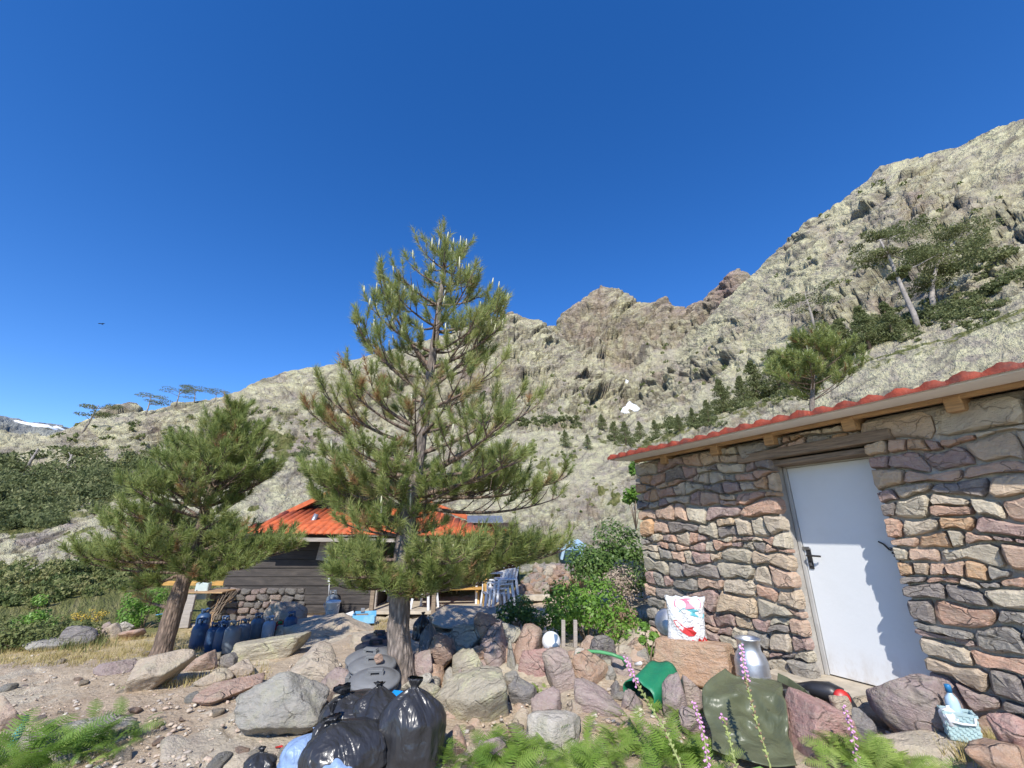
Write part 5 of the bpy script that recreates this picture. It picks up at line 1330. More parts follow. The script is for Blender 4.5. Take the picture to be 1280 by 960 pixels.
# foxgloves: leaning stalks with pink bells at the top
M_pink = plain("foxglove_pink", (0.66, 0.33, 0.55), 0.5, var=0.2); M_stalk = plain("seed_head_green", (0.26, 0.30, 0.10), 0.7, var=0.3, scale=30); M_leaf = plain("foxglove_leaf", (0.16, 0.27, 0.06), 0.6, var=0.25)
M_stalk_brown = plain("brown_seed_head", (0.22, 0.15, 0.09), 0.8, var=0.4, scale=30)
def foxglove(pts, Y0, Y1, nfl, label, brown=0.3):
    """stalk through pixel points from the ground up"""
    n = len(pts); W_ = [Vector(at(u, v, Y0 + (Y1 - Y0) * i / (n - 1))) for i, (u, v) in enumerate(pts)]; b = W_[0].copy(); b.z = gz1(b.x, b.y)
    t_ = thing("foxglove", label, "foxglove", b, 0, "foxgloves leaning before the stone hut"); r = random.Random(int(pts[0][0]))
    Q_ = [b] + W_ if (b - W_[0]).length > .05 else W_
    fine = []
    for i in range(len(Q_) - 1):
        for k in range(8): fine.append(Q_[i].lerp(Q_[i + 1], k / 8) - b)
    fine.append(Q_[-1] - b); m = len(fine)
    mb = MB(); mb.tube(fine, [.007 * (1 - .6 * i / m) for i in range(m)], 6); mb.build("stalk", M_stalk, t_)
    pod = MB(); podb = MB(); bell = MB(); leaf = MB(); total = sum((fine[i + 1] - fine[i]).length for i in range(m - 1))
    npod = int(total / .011)
    for j in range(npod):
        f = (j + .5) / npod * (m - 1); i = int(f); p = fine[i].lerp(fine[min(i + 1, m - 1)], f - i); d = (fine[min(i + 1, m - 1)] - fine[max(i - 1, 0)]).normalized(); h = f / (m - 1)
        if h < .22:
            if j % 6 == 0:
                a = r.uniform(0, 6.3); o_ = Vector((math.cos(a), math.sin(a), .25)).normalized(); s_ = o_.cross(d).normalized() * .022; q = p + o_ * .10
                leaf.add([p, p + o_ * .05 + s_, q + Vector((0, 0, -.02)), p + o_ * .05 - s_], [[0, 1, 2, 3]])
            continue
        a = j * 2.4 + r.uniform(-.3, .3); o_ = (d.orthogonal().normalized()); o_ = (Matrix.Rotation(a, 3, d) @ o_)
        if j > npod - nfl:
            e = (o_ * .85 + Vector((0, -.25, -.45))).normalized(); L_ = .024 * (1.15 - .5 * (j - npod + nfl) / nfl)
            bell.tube([p, p + e * L_ * .4, p + e * L_ * .8, p + e * L_], [.003, .0055, .0068, .008], 7)
        else:
            tgt = podb if r.random() < brown * (h + .3) else pod; e = (o_ * .8 + d * .5).normalized()
            tgt.tube([p, p + e * .012, p + e * .022], [.004, .0075, .0015], 5)
    for q_, nm, mm in ((pod, "seed_pods", M_stalk), (podb, "brown_seed_pods", M_stalk_brown), (bell, "flowers", M_pink), (leaf, "leaves", M_leaf)):
        if q_.V: q_.build(nm, mm, t_)
foxglove([(962, 955), (945, 900), (935, 860), (929, 830), (926, 803)], 3.0, 3.35, 26, "tall foxglove rising in front of the milk churn", .9)
foxglove([(850, 955), (830, 910), (805, 870), (790, 842), (781, 820)], 3.0, 3.5, 26, "foxglove leaning left over the green sack", .2)
foxglove([(885, 958), (880, 920), (873, 895), (866, 875)], 3.15, 3.4, 44, "foxglove with a long pink spike before the olive tarpaulin", .2)
foxglove([(920, 958), (912, 925), (906, 902), (900, 893)], 3.1, 3.3, 8, "short foxglove gone to seed at the tarpaulin's left edge", .1)
foxglove([(1072, 955), (1066, 918), (1060, 898), (1053, 880)], 3.2, 3.3, 26, "foxglove leaning over the red rock", .7)
# grass tufts and straw: nobody could count them
def grass_mesh(pts, hmin, hmax, nb, seed, w=.006, tone=(.2, .8), sp=.05):
    r = np.random.RandomState(seed); n = len(pts) * nb; c = np.repeat(np.asarray(pts), nb, 0) + np.c_[r.normal(size=(n, 2)) * sp, np.zeros(n)]
    h = r.uniform(hmin, hmax, n); a = r.uniform(0, 6.283, n); lean = r.uniform(.1, .9, n)
    tip = c + np.c_[np.cos(a) * lean * h, np.sin(a) * lean * h, h]; wv = np.c_[-np.sin(a), np.cos(a), np.zeros(n)] * w
    V = np.stack((c - wv, c + wv, tip), 1).reshape(-1, 3); me = np_mesh("grass", V, np.arange(len(V)).reshape(-1, 3))
    attr(me, "tone", np.repeat(np.clip(r.uniform(tone[0], tone[1], n), 0, 1), 3)); return me
def patch(n, u0, u1, v0, v1, seed, dens=None):
    r = random.Random(seed); out = []
    while len(out) < n:
        p = ground_at(r.uniform(u0, u1), r.uniform(v0, v1))
        if not clear_of_hut(p): n -= 1; continue
        out.append(p)
    return out
o = obj("dry_grass", grass_mesh(patch(420, -20, 250, 795, 835, 3) + patch(90, 760, 812, 775, 830, 4) + patch(30, 470, 490, 775, 790, 5) + patch(60, 1190, 1270, 925, 955, 6) + patch(60, 180, 330, 835, 860, 8), .03, .10, 16, 5, .004, (0, .8)), M_straw); tag(o, "short dry yellow grass on the trodden ground", "grass", kind="stuff")
o = obj("green_grass", grass_mesh(patch(160, -20, 130, 775, 815, 13) + patch(40, 700, 820, 770, 800, 14) + patch(60, -10, 160, 745, 775, 15), .06, .2, 18, 6, .007, (.2, 1)), M_scrub); tag(o, "rough green grass on the slope edge", "grass", kind="stuff")
# ------------------------------------------------------------------ bins, bags and the rest of the clutter
def film(name, c, rough, bscale=9, bump=.02):
    m, t, b = nodes(name); N = NT(t); tc = N.n("TexCoord").outputs["Object"]
    N.l(N.mix(N.noise(tc, 5, 3), tuple(x * .75 for x in c), tuple(x * 1.25 for x in c)), b.inputs["Base Color"]); b.inputs["Roughness"].default_value = rough
    a = N.noise(N.map(tc, (1, 1, .45)), bscale, 3, .5, 1.2); cr = N.math('ABSOLUTE', N.math('SUBTRACT', a, .5))
    a2 = N.noise(N.map(tc, (1, 1, .5), (.4, .2, .3)), bscale * 2.7, 3, .5, .8); cr2 = N.math('ABSOLUTE', N.math('SUBTRACT', a2, .5))
    N.bump(N.math('ADD', cr, N.math('MULTIPLY', cr2, .45)), 1.0, bump, b); return m
M_bag = film("black_bin_liner", (0.032, 0.032, 0.035), 0.3, 3.0, .05)
M_bag_grey = film("greyish_bin_liner", (0.13, 0.14, 0.15), 0.3, 7, .04)
M_blue_bag = film("pale_blue_film", (0.23, 0.33, 0.52), 0.45, 5, .03)
def bag_mesh(seed, w, d, h, neck, lean=(0, 0), pleat=.05, lumps=.14, nv=64, nz=44):
    """tied sack: a lumpy body pleated up into a gathered neck; neck = height share where it is tied"""
    r = np.random.RandomState(seed); V = []
    ph = np.linspace(0, 2 * math.pi, nv, endpoint=False); zs = np.linspace(0, 1, nz)
    dirs = np.stack((np.cos(ph), np.sin(ph)), 1)
    k1 = r.randint(7, 11); p1, p2 = r.uniform(0, 6, 2)
    for z in zs:
        if z < neck:
            t_ = z / neck; R_ = (np.clip(t_ / .12, 0, 1) ** .5) * (1 - np.clip((t_ - .55) / .45, 0, 1) ** 1.9 * .93)
        else: t_ = (z - neck) / (1 - neck); R_ = .07 + .16 * t_
        P_ = np.c_[dirs * 1.6, np.full(nv, z * 2.4)] + seed
        g = np.clip((z / neck - .35) / .65, 0, 1)
        f = 1 + lumps * fbm(P_, 3, seed) * 2.0 * (1 if z < neck else .6)
        f = f + pleat * g * (np.abs(np.sin(k1 * ph * .5 + p1 + 2.2 * z + 1.3 * vnoise(P_ * 1.4, 3))) - .5) * 2.4 + pleat * .5 * g * np.sin(13 * ph + p2)
        f = f + .07 * (np.abs(vnoise(P_ * 1.5, seed + 3)) * -2 + .6) + .015 * (np.abs(vnoise(P_ * 4.0, seed + 4)) * -2 + .6)
        x = dirs[:, 0] * R_ * f * w / 2 + lean[0] * z ** 1.6; y = dirs[:, 1] * R_ * f * d / 2 + lean[1] * z ** 1.6
        V.append(np.c_[x, y, z * h + .03 * h * vnoise(P_ * 1.7, seed + 8)])
    V = np.concatenate(V); F = []
    for i in range(nz - 1):
        for k in range(nv): F.append([i * nv + k, i * nv + (k + 1) % nv, (i + 1) * nv + (k + 1) % nv, (i + 1) * nv + k])
    F.append(list(range(nv))[::-1]); F.append(list(range((nz - 1) * nv, nz * nv)))
    return np_mesh("bag", V, F, True)
def bag(u, v, Y, wpx, hpx, neck, label, seed, mat=None, lean=(0, 0), rz=0.0, depth=.85, rx=0, ry=0, pleat=.05, lumps=.14):
    p = at(u, v, Y); k = mpp(p)
    o = obj("rubbish_bag", bag_mesh(seed, wpx * k, wpx * k * depth, hpx * k * 1.1, neck, (lean[0] * k, lean[1] * k), pleat, lumps), mat or M_bag, None, p, (rx, ry, rz)); return tag(o, label, "rubbish bag", "rubbish bags")
bag(510, 964, 3.55, 86, 90, .9, "tall black rubbish bag standing upright beside the lichened boulder", 3, None, (2, 0), .3, .8, 0, 0, .06, .10)
bag(455, 925, 3.95, 88, 66, .86, "tied black rubbish bag leaning against the bins", 14, None, (-32, 0), 1.0, .9, 0, -.15)
bag(470, 936, 3.7, 80, 62, .95, "puffy black rubbish bag between the tied and the upright one", 25, None, (8, 0), 2.0, .8, 0, .1)
bag(440, 966, 3.45, 100, 62, .9, "lowest black rubbish bag with twisted ends lying in front", 36, None, (-20, 0), .5, .8, 0, -.2)
bag(405, 952, 3.5, 46, 56, .8, "crumpled black bag end beside the pale blue bag", 47, None, (-6, 0), .9, .7, 0, .15, .10)
bag(322, 972, 3.5, 40, 28, .85, "small black bag cut by the picture's bottom edge", 58, None, (0, 0), .2)
bag(375, 972, 3.45, 66, 46, .9, "pale blue plastic bag lying left of the black bags", 69, M_blue_bag, (6, 0), .6, .8, 0, .2)
bag(415, 975, 3.3, 70, 34, .9, "second pale blue plastic bag under the lowest black bag", 71, M_blue_bag, (6, 0), 2.6, .8, 0, .1)
bag(532, 833, 5.35, 34, 50, .85, "crumpled shiny grey plastic bag right of the pine trunk", 80, M_bag_grey, (-2, 0), 1.3, .6, 0, .2, .09, .25)
bag(527, 802, 5.9, 22, 30, .9, "black bag standing behind the shiny grey one by the pine", 91, None, (0, 0), .4)
p = at(490, 882, 4.15); mb = MB(); mb.add(bag_mesh(5, .16, .12, .12, .9).vertices and [tuple(v.co) for v in bpy.data.meshes[-1].vertices] if False else [(0, 0, 0), (.1, .02, .05), (.09, .0, .1), (.0, .03, .1), (-.05, .02, .05), (.03, -.04, .06)], [[0, 1, 5], [1, 2, 5], [2, 3, 5], [3, 4, 5], [4, 0, 5], [4, 3, 2, 1, 0]])
o = mb.build("plastic_scrap", plain("bright_blue_plastic", (0.01, 0.22, 0.55), .35), None, p); tag(o, "bright blue plastic scrap between bin and upright black bag", "scrap")
p = ground_at(351, 938); mb = MB(); mb.tube([(-.05, .02, .01), (0, 0, .025), (.05, -.03, .012)], [.006, .008, .005], 6); o = mb.build("red_tape", M_red, None, p); tag(o, "scrap of red tape on the dirt beside the pale blue bag", "tape")
M_bin = plain("grey_rubber", (0.17, 0.173, 0.175), 0.6, var=.18, scale=6, dirt=(.19, .18, .165, .5)); M_bin_dark = plain("black_rubber", (0.030, 0.031, 0.033), 0.55, var=.2, scale=6)
def rubber_bin(u, v, Y, wpx, label, m, rz, tilt=0.0, h=.62):
    """bin whose lid is centred on pixel (u, v)"""
    p = at(u, v, Y); k = mpp(p); R_ = wpx * k / 2; g = gz1(p[0], p[1]); hh = max(.35, p[2] - g)
    t_ = thing("dustbin", label, "dustbin", (p[0], p[1], p[2] - hh), rz, "rubber dustbins lined up by the pine"); t_.rotation_euler = (tilt, 0, rz)
    mb = MB(); mb.lathe([(R_ * .72, 0), (R_ * .76, .02), (R_ * .9, hh * .82), (R_ * .98, hh * .83), (R_ * .98, hh * .88), (R_ * .92, hh * .89), (R_ * .93, hh * .97), (R_ * .86, hh * .97), (R_ * .7, .05)], n=36); mb.build("body", m, t_)
    mb = MB(); mb.lathe([(R_ * 1.02, hh * .93), (R_ * 1.06, hh * .95), (R_ * 1.06, hh * 1.0), (R_ * .98, hh * 1.03), (R_ * .85, hh * 1.035), (R_ * .83, hh * 1.055), (R_ * .5, hh * 1.09), (R_ * .1, hh * 1.10)], n=36); lid = mb.build("lid", m, t_)
    mb = MB(); z = hh * 1.085; mb.box((0, 0, z + .035), (R_ * .62, .05, .02)); mb.box((-R_ * .26, 0, z + .012), (.035, .05, .045)); mb.box((R_ * .26, 0, z + .012), (.035, .05, .045)); mb.build("lid_handle", m, lid)
    for s in (-1, 1):
        mb = MB(); mb.box((s * R_ * 1.0, 0, hh * .7), (.04, .14, .05)); mb.build("side_handle", m, t_)
rubber_bin(470, 845, 4.35, 58, "nearest grey rubber dustbin with sloping lid", M_bin, .15, .16)
rubber_bin(467, 828, 4.75, 54, "grey rubber dustbin with a stone on its lid", M_bin, .1, .12)
rubber_bin(467, 818, 5.05, 56, "grey rubber dustbin third from the front with lid askew", M_bin, -.3, .14)
rubber_bin(470, 807, 5.5, 46, "black rubber dustbin fourth from the front", M_bin_dark, .2, .08)
rubber_bin(474, 796, 5.95, 40, "rearmost black rubber dustbin beside the pine trunk", M_bin_dark, .1, .05)
rock(474, 823, 11, 10, 'pink', "small reddish stone weighing down a grey dustbin lid", Y=4.62, sub=2, cat="stone")
# ball and stakes
p = at(689, 802, 5.3); k = mpp(p); R_ = 11.5 * k
D, F_ = ICO[3]; me = np_mesh("ball", D * R_, F_, True)
m, t, b = nodes("ball_panels"); N = NT(t); tc = N.n("TexCoord").outputs["Object"]
cells = N.voro(N.map(tc, (1, 1, 1), (.4, .9, .2)), 9.5, 'F1', 1); s_ = N.n("SeparateColor"); N.l(cells, s_.inputs[0])
cl = N.mix(N.ramp(s_.outputs[0], [(0.68, 0.0), (0.70, 1.0)], 'CONSTANT'), (0.74, 0.75, 0.76), (0.13, 0.20, 0.30)); ed = N.ramp(N.voro(N.map(tc, (1, 1, 1), (.4, .9, .2)), 9.5, 'DISTANCE_TO_EDGE'), [(0.0, 1.0), (0.03, 0.0)])
N.l(N.mix(N.math('MULTIPLY', ed, .6), cl, (.35, .36, .38)), b.inputs["Base Color"]); b.inputs["Roughness"].default_value = .45
o = obj("ball", me, m, None, p); tag(o, "white ball with blue-grey panels resting on the boulder heap", "ball")
for u, lab in ((703, "weathered wooden stake nearer the white ball"), (718, "second wooden stake, right of the ball's stake")):
    a, b_ = Vector(at(u, 816, 5.75)), Vector(at(u + 1, 775, 5.75)); mb = MB(); mb.beam((0, 0, -.3), b_ - a, .045, .045); o = mb.build("wooden_stake", M_grey_board, None, a); tag(o, lab, "stake", "wooden stakes behind the heap")
hp = [Vector(at(u, v, Y)) for u, v, Y in ((722, 818, 5.0), (735, 814, 4.95), (750, 815, 4.9), (765, 818, 4.85), (778, 823, 4.8), (782, 830, 4.9), (781, 845, 5.1))]
mb = MB(); mb.tube([q - hp[0] for q in hp], .016, 10); o = mb.build("garden_hose", plain("green_hose", (0.07, 0.26, 0.10), .4), None, hp[0]); tag(o, "short green garden hose arching over the boulder heap", "hose")
p = at(794, 831, 5.1); mb = MB(); mb.lathe([(.018, 0), (.018, .07), (.01, .085)], n=10); o = mb.build("small_bottle", M_white_plastic, None, p, (1.2, 0, .8)); tag(o, "small white bottle lying in the dry grass beyond the hose", "bottle")
# concrete strip before the wall
a, b_ = at(790, 846, 5.3), at(845, 842, 5.2); mb = MB(); mb.beam((0, 0, 0), b_ - a, .35, .12); o = mb.build("concrete_kerb", M_concrete, None, a); tag(o, "pale concrete kerb behind the green sack", "kerb")
# green sack lying with its mouth towards the camera
M_tarp_g = film("green_sack_canvas", (0.016, 0.19, 0.09), .45, 4, .02); M_tarp_o = film("olive_tarpaulin", (0.105, 0.115, 0.064), .4, 2.5, .035)
p = at(803, 872, 4.35); k = mpp(p); V = []; F = []; nv, nz = 36, 12
r_ = np.random.RandomState(2)
for i in range(nz):
    t_ = i / (nz - 1); c = Vector((-.02 + .30 * t_, .05 + .28 * t_, -.01 + .04 * t_)); R_ = .15 + .05 * t_
    for j in range(nv):
        a = 2 * math.pi * j / nv; f = 1 + .16 * math.sin(2 * a + 1.2 + t_) + .07 * math.sin(5 * a + 3 * t_)
        d = Vector((-.65, .75, 0)) * math.cos(a) * .9 + Vector((0, 0, 1)) * math.sin(a) * .95; V.append(c + d * R_ * f)
for i in range(nz - 1):
    for j in range(nv): F.append([i * nv + j, i * nv + (j + 1) % nv, (i + 1) * nv + (j + 1) % nv, (i + 1) * nv + j])
F.append(list(range((nz - 1) * nv, nz * nv)))
mb = MB(); mb.add(V, F, True); o = mb.build("green_sack", M_tarp_g, None, p); tag(o, "open green canvas sack lying among purple boulders", "sack")
md = o.modifiers.new("cloth", 'SOLIDIFY'); md.thickness = .006
# olive tarpaulin draped over stones: a sheet through pixel corners, with folds
def sheet(name, rows, mat, label, cat, fold=.03, sub=7, seed=1):
    """rows of (u, v, Y) pixel points"""
    G_ = np.array([[at(*q) for q in row] for row in rows]); nr, nc_ = G_.shape[:2]
    R_, C_ = (nr - 1) * sub + 1, (nc_ - 1) * sub + 1
    ri, ci = np.linspace(0, nr - 1, R_), np.linspace(0, nc_ - 1, C_)
    def cr(A, x):       # Catmull-Rom along axis 0
        i = np.clip(np.floor(x).astype(int), 0, len(A) - 2); f = (x - i)[:, None, None]
        p0, p1, p2, p3 = A[np.maximum(i - 1, 0)], A[i], A[i + 1], A[np.minimum(i + 2, len(A) - 1)]
        return .5 * (2 * p1 + (p2 - p0) * f + (2 * p0 - 5 * p1 + 4 * p2 - p3) * f ** 2 + (3 * p1 - p0 - 3 * p2 + p3) * f ** 3)
    S_ = cr(G_, ri); S_ = cr(S_.transpose(1, 0, 2), ci).transpose(1, 0, 2)
    Pn = S_.reshape(-1, 3); nrm = np.array((-.25, -.85, .45)); n_ = fbm(Pn * np.array((5, 5, 3)) + seed, 3, seed) * fold + (np.abs(vnoise(Pn * np.array((7, 7, 4)), seed + 2)) * -2 + .7) * fold * .5
    Pn = Pn + n_[:, None] * nrm; o0 = Pn[0].copy()
    I_ = np.arange(R_ * C_).reshape(R_, C_); F = np.stack((I_[:-1, :-1], I_[1:, :-1], I_[1:, 1:], I_[:-1, 1:]), 2).reshape(-1, 4)
    o = obj(name, np_mesh(name, Pn - o0, F, True), mat, None, o0); md = o.modifiers.new("cloth", 'SOLIDIFY'); md.thickness = .005; return tag(o, label, cat)
sheet("tarpaulin", [[(907, 834, 4.2), (922, 846, 4.2), (948, 847, 4.25), (976, 851, 4.2)],
                    [(880, 858, 4.05), (915, 862, 4.0), (945, 858, 4.05), (978, 860, 3.98)],
                    [(879, 886, 3.88), (912, 890, 3.82), (945, 892, 3.84), (982, 890, 3.78)],
                    [(888, 912, 3.72), (918, 922, 3.62), (950, 924, 3.62), (988, 920, 3.6)],
                    [(890, 936, 3.5), (925, 948, 3.42), (960, 958, 3.38), (996, 956, 3.38)]], M_tarp_o, "olive green tarpaulin draped over stones below the milk churn", "tarpaulin", .085, 9, 3)
mb = MB(); st = [Vector(at(u, v, Y)) for u, v, Y in ((972, 846, 4.1), (985, 852, 4.05), (1005, 866, 3.95), (1024, 886, 3.85))]
for i in range(3): mb.beam(st[i] - st[0], st[i + 1] - st[0], .008, .06)
o = mb.build("tarpaulin_strap", M_tarp_o, None, st[0]); tag(o, "olive strap trailing from the tarpaulin towards the door", "strap")
# power tool with red cap
t0 = at(1000, 868, 4.1); t_ = thing("power_tool", "black power tool with a round red cap lying before the threshold", "power tool", t0)
b0 = Vector((0, 0, 0)); b1 = Vector(at(1050, 874, 3.95)) - Vector(t0)
mb = MB(); mb.box((-.09, .03, .0), (.30, .16, .11), -.25, .1); mb.build("housing", M_black_plastic, t_)
mb = MB(); mb.box((-.09, -.06, .02), (.12, .01, .05), -.25); mb.build("label_plate", plain("dark_grey_plastic", (.06, .065, .07), .4), t_)
mb = MB(); mb.tube([(.02, 0, .03), b1 * .4 + Vector((0, 0, .05)), b1 * .75 + Vector((0, 0, .04)), b1], [.05, .055, .075, .085], 14); mb.tube([b1, b1 + Vector((.07, -.03, -.10)), b1 + Vector((.10, -.04, -.22))], [.085, .05, .03], 12); mb.build("motor_arm", M_black_plastic, t_)
mb = MB(); mb.lathe([(.055, 0), (.055, .02), (.045, .03), (.01, .034)], n=20); q = mb.build("red_cap", M_red, t_, b1 + Vector((-.03, -.07, .03))); q.rotation_euler = (1.2, 0, -.3)
# milk churn
p = at(942, 846, 4.55); k = mpp(p); t_ = thing("milk_churn", "dented aluminium milk churn against the stone wall", "milk churn", p)
M_alu = plain("worn_aluminium", (0.58, 0.59, 0.60), .5, 1.0, var=.12, scale=10, bump=.003, bscale=14)
h = 43 * k; R_ = 19.5 * k
mb = MB(); mb.lathe([(R_ * .98, -.22), (R_, -.2), (R_, h * .38), (R_ * .98, h * .42), (R_ * .88, h * .55), (R_ * .72, h * .66), (R_ * .68, h * .72), (R_ * .69, h * .92), (R_ * .78, h * .97), (R_ * .79, h), (R_ * .74, h), (R_ * .62, h * .9), (R_ * .6, h * .6)], n=36); mb.build("body", M_alu, t_)
for s in (-1, 1):
    mb = MB(); mb.tube([(s * R_ * .66, 0, h * .86), (s * R_ * .98, 0, h * .84), (s * R_ * 1.02, 0, h * .66), (s * R_ * .86, 0, h * .52)], .011, 8); mb.build("handle", M_alu, t_, None, (0, 0, .5))
mb = MB(); mb.lathe([(R_ * 1.006, h * .05), (R_ * 1.02, h * .06), (R_ * 1.02, h * .085), (R_ * 1.006, h * .095)], n=36); mb.build("hoop", M_alu, t_)
# printed bag and the metal lid behind it, on the pale orange block
p = at(860, 808, 5.05); k = mpp(p); W_, H_ = 48 * k, 56 * k
t_ = thing("printed_bag", "white bag with red and teal print standing on the pale orange block", "bag", p, -.25)
m, t, b = nodes("white_bag_film"); N = NT(t); tc = N.n("TexCoord").outputs["Object"]; N.l(N.mix(N.noise(tc, 6, 3), (.66, .67, .68), (.78, .78, .78)), b.inputs["Base Color"]); b.inputs["Roughness"].default_value = .35
N.bump(N.math('ABSOLUTE', N.math('SUBTRACT', N.noise(tc, 14, 3, .5, 1.), .5)), 1., .05, b)
def bag_xy(x, z):   # front skin of the bag: y for bag coordinates
    e = max(0, 1 - (2 * x / W_) ** 4) * max(0, 1 - (2 * z / H_ - 1) ** 6)
    return -(.02 + .075 * e) - .012 * math.sin(x * 40 + z * 25) * e
V = []; F = []; nx_, nz_ = 15, 17
for sgn in (1, -1):
    for j in range(nz_):
        for i in range(nx_):
            z = H_ * j / (nz_ - 1); x = W_ * (i / (nx_ - 1) - .5) * (1 - .10 * math.sin(z / H_ * 3) + .05 * (z > H_ * .9)); V.append((x + .06 * z, bag_xy(x, z) * sgn + .05, z + (.008 * math.sin(i * 1.9) if j == nz_ - 1 else 0)))
for s in (0, 1):
    o_ = s * nx_ * nz_
    for j in range(nz_ - 1):
        for i in range(nx_ - 1):
            f = [o_ + j * nx_ + i, o_ + j * nx_ + i + 1, o_ + (j + 1) * nx_ + i + 1, o_ + (j + 1) * nx_ + i]; F.append(f if s == 0 else f[::-1])
mm = nx_ * nz_
for j in range(nz_ - 1):
    F.append([j * nx_, (j + 1) * nx_, mm + (j + 1) * nx_, mm + j * nx_]); e = nx_ - 1; F.append([j * nx_ + e, mm + j * nx_ + e, mm + (j + 1) * nx_ + e, (j + 1) * nx_ + e])
mb = MB(); mb.add(V, F, True); mb.build("sack", m, t_)
M_print_r = plain("red_print", (.52, .03, .03), .45, var=.2, scale=30); M_print_t = plain("teal_print", (.10, .38, .43), .45, var=.15, scale=30); M_print_p = plain("pink_print", (.65, .12, .2), .45, var=.2, scale=30)
def decal(name, pts, mat):
    V = [((x - .5) * W_ + .06 * z * H_, bag_xy((x - .5) * W_, z * H_) + .05 - .005, z * H_) for x, z in pts]; cx = sum(q[0] for q in pts) / len(pts); cz = sum(q[1] for q in pts) / len(pts)
    V.append(((cx - .5) * W_ + .06 * cz * H_, bag_xy((cx - .5) * W_, cz * H_) + .05 - .006, cz * H_)); n = len(pts)
    mb = MB(); mb.add(V, [[i, (i + 1) % n, n] for i in range(n)]); mb.build(name, mat, t_)
decal("red_band", [(.22, .80), (.5, .76), (.86, .80), (.9, .90), (.86, .96), (.55, .97), (.25, .95), (.2, .88)], M_print_p)
decal("teal_band", [(.3, .70), (.6, .64), (.92, .58), (.95, .66), (.8, .74), (.6, .78), (.42, .78)], M_print_t)
decal("red_fruit", [(.16, .52), (.22, .42), (.36, .30), (.52, .22), (.66, .22), (.72, .30), (.62, .36), (.66, .42), (.5, .38), (.36, .42), (.24, .54)], M_print_r)
decal("red_berry", [(.72, .06), (.82, .02), (.96, .04), (1.0, .12), (.92, .22), (.84, .14), (.78, .2)], M_print_r)
decal("pink_corner", [(.56, .02), (.68, .0), (.7, .1), (.62, .16), (.55, .1)], M_print_p)
p = at(834, 778, 5.5); k = mpp(p); mb = MB(); mb.lathe([(.14, 0), (.145, .008), (.13, .016), (.11, .018), (.10, .028), (.02, .034)], n=28); o = mb.build("metal_lid", M_alu, None, p, (1.25, .1, -.7)); tag(o, "round metal lid leaning on the wall behind the printed bag", "lid")
# blue basket with a bottle in it
p = at(1206, 924, 3.3); k = mpp(p); t_ = thing("basket", "pale turquoise woven plastic basket at the wall's foot", "basket", p, -.55)
M_bask = plain("turquoise_plastic", (.40, .53, .53), .45, var=.08, scale=8); bw, bd, bh = .15, .105, .14
for (sx, sy, ln, ax) in ((0, -1, bw, 0), (0, 1, bw, 0), (-1, 0, bd, 1), (1, 0, bd, 1)):
    mb = MB(); nst = 9 if ax == 0 else 6
    cx, cy = sx * bw / 2, sy * bd / 2
    for i in range(9):
        z = .012 + i * bh / 9.4
        for j in range(nst):
            x = (j + .5) / nst * ln - ln / 2; off = .004 if (i + j) % 2 else -.002
            if ax == 0: mb.box((x, cy + sy * off, z), (ln / nst * .92, .006, bh / 9.4 * .8))
            else: mb.box((cx + sx * off, x, z), (.006, ln / nst * .92, bh / 9.4 * .8))
    if ax == 0: mb.box((0, cy, bh * .5), (ln, .005, bh)); mb.box((0, cy, bh + .006), (ln + .02, .014, .016))
    else: mb.box((cx, 0, bh * .5), (.005, ln, bh)); mb.box((cx, 0, bh + .006), (.014, ln + .02, .016))
    mb.build("side", M_bask, t_)
mb = MB(); mb.box((0, 0, .006), (bw - .012, bd - .012, .01)); mb.build("bottom", M_bask, t_)
mb = MB(); mb.tube([(-.07, -bd / 2 - .01, bh), (-.06, -bd / 2 - .015, bh - .035), (0, -bd / 2 - .018, bh - .04), (.06, -bd / 2 - .015, bh - .035), (.07, -bd / 2 - .01, bh)], .007, 8); mb.build("handle", M_white_plastic, t_)
q = p + np.array((0.03, .05, -.02)); t_ = thing("spray_bottle", "pale blue bottle standing in the turquoise basket", "bottle", q)
mb = MB(); mb.lathe([(.035, 0), (.037, .01), (.037, .20), (.03, .23), (.014, .25), (.014, .26)], n=18); mb.build("body", plain("pale_blue_bottle", (.45, .60, .72), .3, var=.05), t_)
mb = MB(); mb.lathe([(.018, .26), (.018, .30), (.012, .305)], n=14); mb.build("cap", plain("blue_cap", (.02, .16, .35), .35), t_)
q = p + np.array((-.05, .0, .06)); o = obj("white_cloth", bag_mesh(66, .09, .08, .12, .95, (0, 0), .1, .3, 24, 14), M_white_plastic, None, q); tag(o, "white cloth bunched in the turquoise basket", "cloth")
# blue plastic bottle at the left edge
p = ground_at(14, 934); t_ = thing("plastic_bottle", "turquoise plastic bottle standing by the fern at the left edge", "bottle", p); t_.rotation_euler = (0, .25, 0)
M_tq = plain("turquoise_bottle", (.05, .33, .42), .25, var=.15); mb = MB(); mb.lathe([(.026, 0), (.028, .01), (.028, .10), (.022, .13), (.011, .15), (.011, .165)], n=16); mb.build("body", M_tq, t_); mb = MB(); mb.lathe([(.013, .165), (.013, .185)], n=12); mb.build("cap", M_tq, t_)
p = ground_at(205, 772); mb = MB(); mb.box((0, 0, .04), (.3, .2, .08), .3); o = mb.build("blue_tray", M_sky_blue, None, p); tag(o, "blue plastic tray half hidden by the boards beside the smaller pine", "tray")
